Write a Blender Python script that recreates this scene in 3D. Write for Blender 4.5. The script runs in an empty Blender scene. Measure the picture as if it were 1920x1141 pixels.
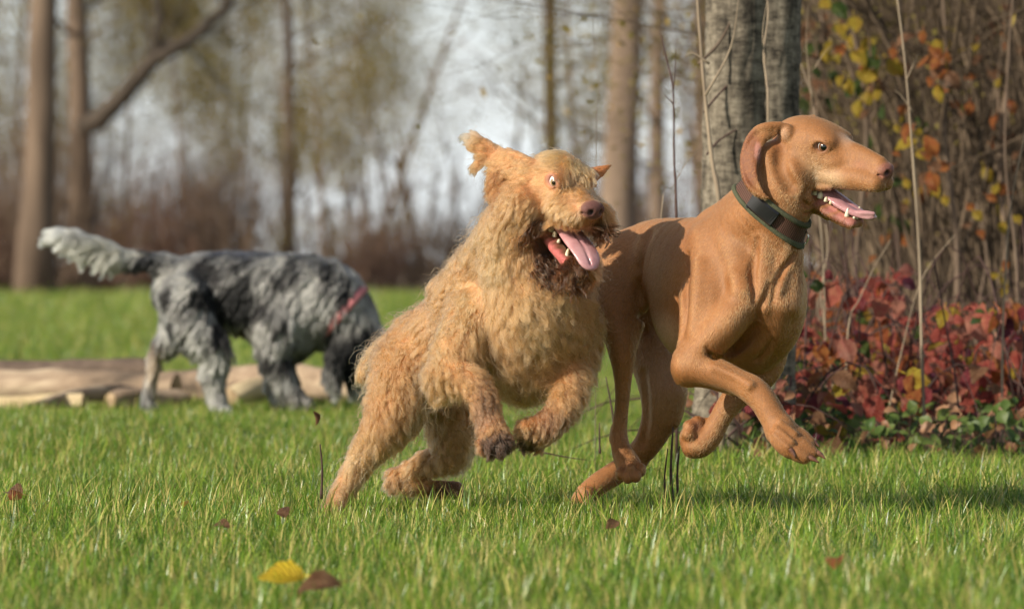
import bpy, math, random
import numpy as np
from mathutils import Vector, Matrix, Euler, noise as mnoise

random.seed(7); np.random.seed(7)
scene = bpy.context.scene
COL = scene.collection
R = math.radians

# ------------------------------------------------------------------ camera
F_PX = 10560.0          # focal length in photo pixels (photo 1920 px wide)
D0 = 11.0               # distance of the two running dogs
S = F_PX / D0           # photo pixels per metre at the dogs
CAM_Z = 440.0 / S       # eye height
HORIZ = 500.0           # photo row of the horizon
cam_d = bpy.data.cameras.new('camera')
cam = bpy.data.objects.new('camera', cam_d); COL.objects.link(cam)
cam_d.sensor_width = 36.0
cam_d.lens = 36.0 * F_PX / 1920.0
cam.location = (0, 0, CAM_Z)
cam.rotation_euler = (R(90) - math.atan((570.5 - HORIZ) / F_PX), 0, 0)
cam_d.clip_start = 0.5; cam_d.clip_end = 3000
cam_d.dof.use_dof = True
cam_d.dof.focus_distance = 10.85
cam_d.dof.aperture_fstop = 7.0
cam_d.dof.aperture_blades = 9
scene.camera = cam

# ------------------------------------------------------------------ light
SUN_EL, SUN_AZ = R(27), R(-125)          # azimuth measured from +Y (away from camera), negative = left
sun_dir = Vector((math.sin(SUN_AZ) * math.cos(SUN_EL), math.cos(SUN_AZ) * math.cos(SUN_EL), math.sin(SUN_EL)))
world = bpy.data.worlds.new('World'); scene.world = world; world.use_nodes = True
wn = world.node_tree; bg = wn.nodes['Background']
sky = wn.nodes.new('ShaderNodeTexSky'); sky.sky_type = 'NISHITA'; sky.sun_disc = False
sky.sun_elevation = SUN_EL; sky.sun_rotation = SUN_AZ
sky.air_density = 1.0; sky.dust_density = 1.4; sky.ozone_density = 1.0
# thin bright veil of high cloud over the blue
wt = wn.nodes.new('ShaderNodeTexCoord'); wm = wn.nodes.new('ShaderNodeMapping'); wm.inputs['Scale'].default_value = (1, 1, 3.5)
wz = wn.nodes.new('ShaderNodeTexNoise'); wz.inputs['Scale'].default_value = 3.0; wz.inputs['Detail'].default_value = 6
wr = wn.nodes.new('ShaderNodeMapRange'); wr.inputs[1].default_value = .35; wr.inputs[2].default_value = .65; wr.inputs[3].default_value = .45; wr.inputs[4].default_value = .85
wx = wn.nodes.new('ShaderNodeMix'); wx.data_type = 'RGBA'; wx.inputs[7].default_value = (11.5, 12.2, 12.6, 1)
wn.links.new(wt.outputs['Generated'], wm.inputs[0]); wn.links.new(wm.outputs[0], wz.inputs[0]); wn.links.new(wz.outputs['Fac'], wr.inputs[0]); ws = wn.nodes.new('ShaderNodeSeparateXYZ'); wn.links.new(wt.outputs['Generated'], ws.inputs[0])
we = wn.nodes.new('ShaderNodeMapRange'); we.inputs[1].default_value = .06; we.inputs[2].default_value = .5; we.inputs[3].default_value = 1.1; we.inputs[4].default_value = .15   # the veil thins overhead
wn.links.new(ws.outputs['Z'], we.inputs[0]); wy = wn.nodes.new('ShaderNodeMath'); wy.operation = 'MULTIPLY'; wn.links.new(wr.outputs[0], wy.inputs[0]); wn.links.new(we.outputs[0], wy.inputs[1])
wn.links.new(wy.outputs[0], wx.inputs[0])
wn.links.new(sky.outputs[0], wx.inputs[6]); wn.links.new(wx.outputs[2], bg.inputs[0]); bg.inputs[1].default_value = 0.078
sl = bpy.data.lights.new('sun', 'SUN'); sl.energy = 5.0; sl.angle = R(0.5); sl.color = (1.0, 0.92, 0.78)
sun = bpy.data.objects.new('sun', sl); COL.objects.link(sun)
sun.rotation_euler = sun_dir.to_track_quat('Z', 'Y').to_euler(); sun.location = sun_dir * 60
scene.view_settings.view_transform = 'Standard'; scene.view_settings.look = 'None'
scene.view_settings.exposure = 0.34; scene.view_settings.gamma = 1.0
scene.view_settings.use_curve_mapping = False
scene.render.engine = 'CYCLES'
scene.cycles.max_bounces = 8; scene.cycles.transparent_max_bounces = 12
scene.cycles.use_denoising = True

# ------------------------------------------------------------------ helpers
def at(px, py, Y):
    """world point seen at photo pixel (px, py), Y metres away"""
    return Vector(((px - 960) / F_PX * Y, Y, CAM_Z - (py - HORIZ) / F_PX * Y))

def tag(o, label=None, cat=None, group=None, kind=None):
    if label: o['label'] = label
    if cat: o['category'] = cat
    if group: o['group'] = group
    if kind: o['kind'] = kind
    return o

def empty(name, loc=(0, 0, 0), rz=0.0):
    o = bpy.data.objects.new(name, None); COL.objects.link(o)
    o.location = loc; o.rotation_euler = (0, 0, rz); o.empty_display_size = 0.1
    return o

def link(name, data, parent=None, loc=None, keep=False):
    """parented objects keep world coordinates of their data unless keep is set"""
    o = bpy.data.objects.new(name, data); COL.objects.link(o)
    if parent is not None:
        o.parent = parent
        if not keep:
            o.matrix_parent_inverse = parent.matrix_basis.inverted()
    if loc is not None: o.location = loc
    return o

def mesh_np(name, verts, faces, mats=(), cols=None, smooth=True, colname='Col', uv=None):
    """faces: (n,3) or (n,4) int array, or a list of polygons"""
    me = bpy.data.meshes.new(name)
    verts = np.asarray(verts, dtype=np.float32)
    if isinstance(faces, np.ndarray):
        nf, k = faces.shape
        me.vertices.add(len(verts)); me.vertices.foreach_set('co', verts.ravel())
        me.loops.add(nf * k); me.loops.foreach_set('vertex_index', faces.astype(np.int32).ravel())
        me.polygons.add(nf)
        me.polygons.foreach_set('loop_start', np.arange(0, nf * k, k, dtype=np.int32))
        me.update(calc_edges=True)
    else:
        me.from_pydata([tuple(v) for v in verts], [], faces); me.update()
    if cols is not None:
        a = me.color_attributes.new(colname, 'FLOAT_COLOR', 'POINT')
        c = np.ones((len(verts), 4), dtype=np.float32); c[:, :3] = cols
        a.data.foreach_set('color', c.ravel())
    if smooth: me.polygons.foreach_set('use_smooth', np.ones(len(me.polygons), dtype=bool))
    for m in mats: me.materials.append(m)
    return me

def nt(m):
    m.use_nodes = True
    return m.node_tree, m.node_tree.nodes, m.node_tree.links

def mat(name, rgb, rough=0.7, spec=0.3, **kw):
    m = bpy.data.materials.new(name); t, n, l = nt(m)
    b = n['Principled BSDF']
    b.inputs['Base Color'].default_value = (*rgb, 1); b.inputs['Roughness'].default_value = rough
    b.inputs['Specular IOR Level'].default_value = spec
    for k, v in kw.items(): b.inputs[k.replace('_', ' ')].default_value = v
    return m

def noise_mat(name, stops, scale=5.0, detail=6, rough=0.8, spec=0.25, bump=0.0, bscale=None, stretch=(1, 1, 1), dist=0.0, tr=0.0, rand=0.0, kind='noise'):
    """principled material, colour ramp over object-space noise, optional bump and per-object variation"""
    m = bpy.data.materials.new(name); t, n, l = nt(m); b = n['Principled BSDF']
    tc = n.new('ShaderNodeTexCoord'); mp = n.new('ShaderNodeMapping'); mp.inputs['Scale'].default_value = stretch
    l.new(tc.outputs['Object'], mp.inputs[0])
    no = n.new('ShaderNodeTexNoise'); no.inputs['Scale'].default_value = scale; no.inputs['Detail'].default_value = detail
    no.inputs['Roughness'].default_value = 0.65; no.inputs['Distortion'].default_value = dist
    l.new(mp.outputs[0], no.inputs[0])
    cr = n.new('ShaderNodeValToRGB'); e = cr.color_ramp.elements
    while len(e) < len(stops): e.new(0.5)
    for i, (p, c) in enumerate(stops): e[i].position = p; e[i].color = (*c, 1)
    l.new(no.outputs['Fac'], cr.inputs[0])
    out = cr.outputs[0]
    if rand:
        oi = n.new('ShaderNodeObjectInfo'); hs = n.new('ShaderNodeHueSaturation')
        mr = n.new('ShaderNodeMapRange'); mr.inputs[3].default_value = 1 - rand; mr.inputs[4].default_value = 1 + rand
        l.new(oi.outputs['Random'], mr.inputs[0]); l.new(mr.outputs[0], hs.inputs['Value']); l.new(out, hs.inputs['Color']); out = hs.outputs[0]
    l.new(out, b.inputs['Base Color'])
    b.inputs['Roughness'].default_value = rough; b.inputs['Specular IOR Level'].default_value = spec
    if bump:
        n2 = n.new('ShaderNodeTexNoise'); n2.inputs['Scale'].default_value = bscale or scale * 3; n2.inputs['Detail'].default_value = 5
        l.new(mp.outputs[0], n2.inputs[0])
        bp = n.new('ShaderNodeBump'); bp.inputs['Strength'].default_value = 1.0; bp.inputs['Distance'].default_value = bump
        l.new(n2.outputs['Fac'], bp.inputs['Height']); l.new(bp.outputs[0], b.inputs['Normal'])
    if tr:
        tl = n.new('ShaderNodeBsdfTranslucent'); mx = n.new('ShaderNodeMixShader'); mx.inputs[0].default_value = tr
        l.new(out, tl.inputs[0]); l.new(b.outputs[0], mx.inputs[1]); l.new(tl.outputs[0], mx.inputs[2])
        l.new(mx.outputs[0], n['Material Output'].inputs[0])
    return m

def tube_np(pts, rad, sides=6, cap=True):
    """tapered tube along pts -> verts, quads (as python lists; ends closed with a point)"""
    pts = [Vector(p) for p in pts]; V = []; Fc = []
    up = Vector((0.31, 0.17, 0.93))
    for i, p in enumerate(pts):
        d = (pts[min(i + 1, len(pts) - 1)] - pts[max(i - 1, 0)]).normalized()
        a = d.cross(up)
        if a.length < 1e-3: a = d.cross(Vector((1, 0, 0)))
        a.normalize(); b = d.cross(a)
        for k in range(sides):
            t = 2 * math.pi * k / sides
            V.append(p + (a * math.cos(t) + b * math.sin(t)) * rad[i])
    for i in range(len(pts) - 1):
        for k in range(sides):
            k2 = (k + 1) % sides
            Fc.append((i * sides + k, i * sides + k2, (i + 1) * sides + k2, (i + 1) * sides + k))
    if cap:
        Fc.append(tuple(reversed(range(sides)))); Fc.append(tuple(range((len(pts) - 1) * sides, len(pts) * sides)))
    return V, Fc

class MB:
    """collects pieces that belong to ONE mesh"""
    def __init__(s): s.v = []; s.f = []; s.mi = []
    def add(s, V, Fc, mi=0):
        o = len(s.v); s.v += [tuple(v) for v in V]; s.f += [tuple(i + o for i in f) for f in Fc]; s.mi += [mi] * len(Fc)
    def tube(s, pts, rad, sides=6, mi=0): s.add(*tube_np(pts, rad, sides), mi)
    def mesh(s, name, mats, smooth=True):
        me = bpy.data.meshes.new(name); me.from_pydata(s.v, [], s.f); me.update()
        for m in mats: me.materials.append(m)
        me.polygons.foreach_set('material_index', s.mi)
        if smooth: me.polygons.foreach_set('use_smooth', np.ones(len(me.polygons), dtype=bool))
        return me
    def build(s, name, mats, parent=None, smooth=True, **k): return link(name, s.mesh(name, mats, smooth), parent, **k)
# ------------------------------------------------------------------ implicit bodies (smooth unions, meshed with surface nets)
# body space: x right, y away from the camera, z up, 1 unit = 1 photo pixel at the dogs' distance
def V3(px, py, dy=0.0):
    return np.array([960 + (px - 960) * (1 + dy / F_PX), dy, -(HORIZ + (py - HORIZ) * (1 + dy / F_PX))], dtype=np.float64)

def to_world(P, D=D0):
    P = np.asarray(P, dtype=np.float64); W = np.empty_like(P)
    s = F_PX / D
    W[..., 0] = (P[..., 0] - 960) / s; W[..., 1] = D + P[..., 1] / s; W[..., 2] = CAM_Z + (P[..., 2] + HORIZ) / s
    return W

def catmull(P, n):
    P = np.asarray(P, dtype=np.float64)
    if len(P) < 3 or n < 2: return P
    Q = np.vstack([2 * P[0] - P[1], P, 2 * P[-1] - P[-2]]); out = []
    for i in range(1, len(Q) - 2):
        for t in np.arange(n) / n:
            a, b, c, d = Q[i - 1], Q[i], Q[i + 1], Q[i + 2]
            out.append(0.5 * ((2 * b) + (c - a) * t + (2 * a - 5 * b + 4 * c - d) * t * t + (3 * b - a - 3 * c + d) * t ** 3))
    out.append(P[-1]); return np.array(out)

class Frame:
    """local head frame: f forward, n towards the camera side, u up"""
    def __init__(s, o, yaw, pitch, roll=0.0):
        F = np.array([math.cos(yaw) * math.cos(pitch), -math.sin(yaw) * math.cos(pitch), -math.sin(pitch)])
        N = np.array([-math.sin(yaw), -math.cos(yaw), 0.0])
        U = np.cross(N, F); U = U if U[2] > 0 else -U
        N2 = N * math.cos(roll) + U * math.sin(roll); U2 = U * math.cos(roll) - N * math.sin(roll)
        s.o = np.asarray(o, dtype=np.float64); s.F, s.N, s.U = F, N2, U2; s.M = np.stack([F, N2, U2])   # rows
    def p(s, f, n, u): return s.o + f * s.F + n * s.N + u * s.U

class Body:
    def __init__(s, lo, hi, h):
        s.lo = np.array(lo, float); s.h = h; s.n = np.ceil((np.array(hi, float) - s.lo) / h).astype(int) + 1
        s.D = np.full(s.n, 60.0, dtype=np.float32); s.paints = []
    def _sl(s, lo, hi):
        a = np.clip(np.floor((lo - s.lo) / s.h).astype(int), 0, s.n - 1); b = np.clip(np.ceil((hi - s.lo) / s.h).astype(int) + 1, 1, s.n)
        if np.any(b - a < 1): return None, None
        g = [(s.lo[i] + np.arange(a[i], b[i]) * s.h).astype(np.float32) for i in range(3)]
        return tuple(slice(a[i], b[i]) for i in range(3)), np.meshgrid(*g, indexing='ij')
    def _mix(s, sl, d, k, sub):
        A = s.D[sl]
        if sub:
            d = -d
            if k > 0:
                h = np.maximum(k - np.abs(A - d), 0) / k; s.D[sl] = np.maximum(A, d) + h * h * (k * 0.25)
            else: s.D[sl] = np.maximum(A, d)
        elif k > 0:
            h = np.maximum(k - np.abs(A - d), 0) / k; s.D[sl] = np.minimum(A, d) - h * h * (k * 0.25)
        else: s.D[sl] = np.minimum(A, d)
    def chain(s, pts, k=10, sq=None, n=4, sub=False):
        """pts: list of (vec3, radius); sq: (axis, factor) flattens the section along an axis"""
        P = catmull([np.append(p, r) for p, r in pts], n); r = P[:, 3]; P = P[:, :3]
        m = r.max() + k + 3 * s.h
        sl, g = s._sl(P.min(0) - m, P.max(0) + m)
        if sl is None: return
        X, Y, Z = g; best = None
        if len(P) == 1: P = np.vstack([P, P + 0.01]); r = np.append(r, r)
        for i in range(len(P) - 1):
            a, b = P[i], P[i + 1]; ba = b - a; L = max(float(ba @ ba), 1e-6)
            t = np.clip(((X - a[0]) * ba[0] + (Y - a[1]) * ba[1] + (Z - a[2]) * ba[2]) / L, 0, 1)
            vx = X - a[0] - t * ba[0]; vy = Y - a[1] - t * ba[1]; vz = Z - a[2] - t * ba[2]
            if sq is not None:
                u = np.asarray(sq[0], float); u = u / np.linalg.norm(u); c = (vx * u[0] + vy * u[1] + vz * u[2]) * (1 / sq[1] - 1)
                vx = vx + c * u[0]; vy = vy + c * u[1]; vz = vz + c * u[2]
            d = np.sqrt(vx * vx + vy * vy + vz * vz) - (r[i] + (r[i + 1] - r[i]) * t)
            if sq is not None: d = d * (0.5 + 0.5 * min(1.0, sq[1]))
            best = d if best is None else np.minimum(best, d)
        s._mix(sl, best.astype(np.float32), k, sub)
    def ell(s, c, rad, M=None, k=10, sub=False):
        rad = np.asarray(rad, float); M = np.eye(3) if M is None else M
        m = rad.max() + k + 3 * s.h; c = np.asarray(c, float)
        sl, g = s._sl(c - m, c + m)
        if sl is None: return
        X, Y, Z = g[0] - c[0], g[1] - c[1], g[2] - c[2]
        q = [(X * M[i, 0] + Y * M[i, 1] + Z * M[i, 2]) / rad[i] for i in range(3)]
        k0 = np.sqrt(q[0] ** 2 + q[1] ** 2 + q[2] ** 2); k1 = np.sqrt((q[0] / rad[0]) ** 2 + (q[1] / rad[1]) ** 2 + (q[2] / rad[2]) ** 2)
        d = k0 * (k0 - 1) / np.maximum(k1, 1e-6)
        d = np.where(k0 < 0.2, -rad.min(), d)
        s._mix(sl, d.astype(np.float32), k, sub)
    def surf(s, px, py, d0=None):
        """depth of the first surface met at a photo pixel, seen from the front"""
        for dy in np.arange(s.lo[1] + s.h, s.lo[1] + (s.n[1] - 2) * s.h, s.h * .5):
            q = np.round((V3(px, py, dy) - s.lo) / s.h).astype(int)
            if np.all(q >= 0) and np.all(q < s.n) and s.D[tuple(q)] < 0: return dy
        return d0 or 0.0
    def on(s, L, k=10, sub=False, n=3):
        """chain laid along the visible surface: rows (px, py, sink, radius)"""
        s.chain([(V3(a, b, s.surf(a, b) + c), r) for a, b, c, r in L], k, None, n, sub)
    def wedge(s, c, n1, n2, ext, k=4, reach=140, lim=None):
        """subtract the region where both half spaces hold (the open mouth)"""
        c = np.asarray(c, float); sl, g = s._sl(c - ext, c + ext)
        X, Y, Z = g[0] - c[0], g[1] - c[1], g[2] - c[2]
        d = np.maximum(X * n1[0] + Y * n1[1] + Z * n1[2], X * n2[0] + Y * n2[1] + Z * n2[2])
        if lim is not None: d = np.maximum(d, np.abs(X * lim[0][0] + Y * lim[0][1] + Z * lim[0][2]) - lim[1])
        s._mix(sl, d.astype(np.float32), k, True)
    def mesh(s):
        D = s.D; h = s.h; inside = D < 0
        nx, ny, nz = D.shape
        acc = np.zeros((nx - 1, ny - 1, nz - 1, 3), dtype=np.float32); cnt = np.zeros((nx - 1, ny - 1, nz - 1), dtype=np.float32)
        tot = np.zeros(cnt.shape, dtype=np.uint8)
        for a in (0, 1):
            for b in (0, 1):
                for c in (0, 1): tot += inside[a:nx - 1 + a, b:ny - 1 + b, c:nz - 1 + c]
        act = np.argwhere((tot > 0) & (tot < 8)); del acc, cnt
        i, j, k = act.T; d = {}
        for a in (0, 1):
            for b in (0, 1):
                for c in (0, 1): d[a, b, c] = D[i + a, j + b, k + c]
        P = np.zeros((len(act), 3)); C = np.zeros(len(act))
        for ax in range(3):
            for e1 in (0, 1):
                for e2 in (0, 1):
                    p0 = [0, 0, 0]; o = [x for x in range(3) if x != ax]; p0[o[0]] = e1; p0[o[1]] = e2; p1 = list(p0); p1[ax] = 1
                    d0 = d[tuple(p0)]; d1 = d[tuple(p1)]; cr = (d0 < 0) != (d1 < 0)
                    t = np.where(cr, d0 / np.where(cr, d0 - d1, 1), 0)
                    q = np.tile(np.array(p0, float), (len(act), 1)); q[:, ax] += t
                    P += q * cr[:, None]; C += cr
        P = s.lo + (act + P / C[:, None]) * h
        idx = np.full((nx - 1, ny - 1, nz - 1), -1, dtype=np.int32); idx[i, j, k] = np.arange(len(act))
        faces = []
        for ax in range(3):
            o = [x for x in range(3) if x != ax]
            A = np.take(inside, range(0, D.shape[ax] - 1), axis=ax); B = np.take(inside, range(1, D.shape[ax]), axis=ax)
            E = np.argwhere(A != B); flip = inside[tuple(E.T)]
            ok = np.all([(E[:, x] > 0) & (E[:, x] < D.shape[x] - 1) for x in o], axis=0); E = E[ok]; flip = flip[ok]
            def cell(da, db):
                q = E.copy(); q[:, o[0]] -= da; q[:, o[1]] -= db; return idx[tuple(q.T)]
            f = np.stack([cell(1, 1), cell(0, 1), cell(0, 0), cell(1, 0)], 1)
            if ax == 1: flip = ~flip
            f = np.where(flip[:, None], f, f[:, ::-1]); faces.append(f)
        return P, np.vstack(faces)

def vnormals(P, F):
    a, b, c, d = P[F[:, 0]], P[F[:, 1]], P[F[:, 2]], P[F[:, 3]]
    n = np.cross(c - a, d - b); N = np.zeros_like(P)
    for i in range(4): np.add.at(N, F[:, i], n)
    return N / np.maximum(np.linalg.norm(N, axis=1, keepdims=True), 1e-9)

def smooth_mesh(P, F, it=2, lam=0.5):
    for _ in range(it):
        A = np.zeros_like(P); C = np.zeros(len(P))
        for i in range(4):
            for j in (1, 3):
                np.add.at(A, F[:, i], P[F[:, (i + j) % 4]]); np.add.at(C, F[:, i], 1)
        P = P + lam * (A / C[:, None] - P)
    return P

def largest(P, F):
    """keep the biggest connected piece: a body is one continuous mesh"""
    lab = np.arange(len(P))
    while True:
        m = lab[F].min(1); new = lab.copy()
        for i in range(4): np.minimum.at(new, F[:, i], m)
        new = new[new]; new = new[new]
        if np.array_equal(new, lab): break
        lab = new
    u, c = np.unique(lab, return_counts=True); keep = u[c.argmax()]
    vm = lab == keep; re = np.cumsum(vm) - 1
    return P[vm], re[F[vm[F[:, 0]]]]

def vnoise(P, scale, seed=0, octaves=3):
    """cheap value noise on points, -1..1"""
    out = np.zeros(len(P)); amp = 1.0; tot = 0
    for o in range(octaves):
        q = P / scale * (2 ** o) + seed * 17.3 + o * 5.1; i = np.floor(q).astype(np.int64); f = q - i; f = f * f * (3 - 2 * f)
        def hsh(a, b, c):
            h = (a * 374761393 + b * 668265263 + c * 2147483647 + seed * 1013) & 0xffffffff
            h = ((h ^ (h >> 13)) * 1274126177) & 0xffffffff; return ((h ^ (h >> 16)) & 0xffff) / 32767.5 - 1
        r = 0
        for a in (0, 1):
            for b in (0, 1):
                for c in (0, 1):
                    w = (f[:, 0] if a else 1 - f[:, 0]) * (f[:, 1] if b else 1 - f[:, 1]) * (f[:, 2] if c else 1 - f[:, 2])
                    r = r + w * hsh(i[:, 0] + a, i[:, 1] + b, i[:, 2] + c)
        out += amp * r; tot += amp; amp *= 0.5
    return out / tot

def paint(cols, P, c, rad, rgb, M=None, soft=0.5, amt=1.0, nz=0.0, seed=1):
    q = (P - np.asarray(c)) 
    if M is not None: q = q @ np.asarray(M).T
    r = np.sqrt(((q / np.asarray(rad, float)) ** 2).sum(1))
    if nz: r = r + nz * vnoise(P, np.mean(rad) * 0.5, seed)
    w = np.clip((1 - r) / soft, 0, 1); w = (w * w * (3 - 2 * w) * amt)[:, None]
    cols[:] = cols * (1 - w) + np.array(rgb) * w
# ------------------------------------------------------------------ fur: hair curves grown from a body mesh
def sample_surface(P, F, N, n, rng, wfun=None):
    a, b, c, d = (P[F[:, i]] for i in range(4))
    A = 0.5 * np.linalg.norm(np.cross(c - a, d - b), axis=1)
    if wfun is not None: A = A * wfun((a + c) / 2)
    cdf = np.cumsum(A); cdf /= cdf[-1]
    fi = np.searchsorted(cdf, rng.random(n)); u = rng.random(n)[:, None]; v = rng.random(n)[:, None]
    f = F[fi]; q = (1 - u) * (1 - v); w = [q, u * (1 - v), u * v, (1 - u) * v]
    X = sum(wi * P[f[:, i]] for i, wi in enumerate(w)); M = sum(wi * N[f[:, i]] for i, wi in enumerate(w))
    return X, M / np.maximum(np.linalg.norm(M, axis=1, keepdims=True), 1e-9), f[:, 0]

def guide_field(X, guides):
    """guides: rows (px,py,dy, sigma, dir xyz(3), length, lift, curl, darken) -> blended values"""
    G = np.array([list(V3(*g[:3])) for g in guides]); sg = np.array([g[3] for g in guides]); vals = np.array([list(g[4:]) for g in guides], float)
    W = np.zeros((len(X), vals.shape[1])); T = np.full(len(X), 1e-9)
    for i in range(len(G)):
        w = np.exp(-((X - G[i]) ** 2 * np.array([1, .45, 1])).sum(1) / (2 * sg[i] ** 2)) + 1e-7 / (1 + ((X - G[i]) ** 2).sum(1) / 1e4)
        W += w[:, None] * vals[i]; T += w
    return W / T[:, None]

def nearest_clump(X, K, cell):
    """index of a nearby clump centre for every point (coarse grid search)"""
    from mathutils.kdtree import KDTree
    kd = KDTree(len(K))
    for i, k in enumerate(K): kd.insert(k, i)
    kd.balance()
    return np.array([kd.find(x)[1] for x in X])

def grow(name, X, N, C, fld, parent, m, npts=7, tone=1.0, jit=.10, rad=(0.8, 0.15), clump_n=4000, clump=0.6, wave=1.0, seed=1, D=D0, frizz=0.12, lenvar=.35):
    """fld columns: dir(3), length, lift, curl, darken - lengths in body units (photo pixels)"""
    rng = np.random.default_rng(seed); n = len(X)
    dirv = fld[:, :3] + rng.normal(0, jit, (n, 3)); dirv -= (dirv * N).sum(1, keepdims=True) * N
    dirv /= np.maximum(np.linalg.norm(dirv, axis=1, keepdims=True), 1e-6)
    L = fld[:, 3] * (1 - lenvar + 2 * lenvar * rng.random(n)); lift = np.clip(fld[:, 4] + rng.normal(0, .08, n), .05, 1.4); curl = fld[:, 5]
    ki = rng.choice(n, clump_n, replace=False); kidx = nearest_clump(X, X[ki], 0); kk = ki[kidx]
    ph = rng.random(n) * 6.28
    side = np.cross(N, dirv)
    t = np.linspace(0, 1, npts)
    def shape(i, jitter):
        """strand polyline for indices i"""
        Li = L[i][:, None]; tt = t[None, :]
        lf = lift[i][:, None]
        along = Li * (tt * (1 - .10 * lf)); out = Li * lf * (tt - .45 * tt * tt)
        w = curl[i][:, None] * wave
        a = 6.28 * tt * (1.1 + .35 * np.sin(ph[i] * 3)[:, None]) + ph[i][:, None]
        sx = w * Li * .13 * np.sin(a) * tt ** .6; sy = w * Li * .10 * (np.cos(a) - np.cos(ph[i])[:, None]) * tt
        r = dirv[i][:, None, :] * along[..., None] + N[i][:, None, :] * (out + sy)[..., None] + side[i][:, None, :] * sx[..., None]
        r[..., 2] -= (Li * .12 * tt * tt)
        return r
    me_ = shape(np.arange(n), None); ce = X[kk][:, None, :] + shape(kk, None)
    own = X[:, None, :] + me_
    q = (clump * t ** .8)[None, :, None]
    Q = own * (1 - q) + ce * q
    Q += rng.normal(0, 1, (n, npts, 3)) * (frizz * L[:, None, None] * .18 * t[None, :, None])
    W = to_world(Q.reshape(-1, 3), D).astype(np.float32)
    cu = bpy.data.hair_curves.new(name); cu.add_curves([npts] * n)
    cu.attributes['position'].data.foreach_set('vector', W.ravel())
    s = F_PX / D
    ra = (rad[0] + (rad[1] - rad[0]) * t ** 1.5)[None, :] * (.75 + .5 * rng.random(n))[:, None] / s
    r_at = cu.attributes.get('radius') or cu.attributes.new('radius', 'FLOAT', 'POINT'); r_at.data.foreach_set('value', ra.astype(np.float32).ravel())
    cl = rng.random(clump_n)[kidx]
    C2 = C * (1 - .16 * tone + tone * (.2 * rng.random(n) + .16 * cl))[:, None]
    at_ = cu.attributes.new('Col', 'FLOAT_COLOR', 'CURVE'); cc = np.ones((n, 4), dtype=np.float32); cc[:, :3] = np.clip(C2, .003, .95); at_.data.foreach_set('color', cc.ravel())
    cu.materials.append(m)
    return link(name, cu, parent)

def hair_mat(name, rough=.35, radial=.6, coat=0.0, ior=1.42):
    m = bpy.data.materials.new(name); t, n, l = nt(m)
    for x in list(n):
        if x.type == 'BSDF_PRINCIPLED': n.remove(x)
    a = n.new('ShaderNodeAttribute'); a.attribute_name = 'Col'
    h = n.new('ShaderNodeBsdfHairPrincipled'); h.model = 'CHIANG'; h.parametrization = 'COLOR'
    l.new(a.outputs['Color'], h.inputs['Color'])
    h.inputs['Roughness'].default_value = rough; h.inputs['Radial Roughness'].default_value = radial; h.inputs['Coat'].default_value = coat
    h.inputs['Random Roughness'].default_value = .2; h.inputs['IOR'].default_value = ior
    l.new(h.outputs[0], n['Material Output'].inputs[0])
    return m
# ------------------------------------------------------------------ the ground
def ground_z(x, y):
    """gentle relief: flat where the dogs run, a shallow dip behind the log, rising meadow beyond"""
    z = .012 * math.sin(x * 1.7 + .6) * math.sin(y * 1.1) + .008 * math.sin(x * 4.1 + y * 2.3)
    z -= .032 / (1 + math.exp(min(50, (y - 14.5) * 1.6)))
    z -= .045 * math.exp(-((y - 26) / 4.0) ** 2)
    z += .0009 * max(0, y - 34) ** 1.05
    return z

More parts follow.
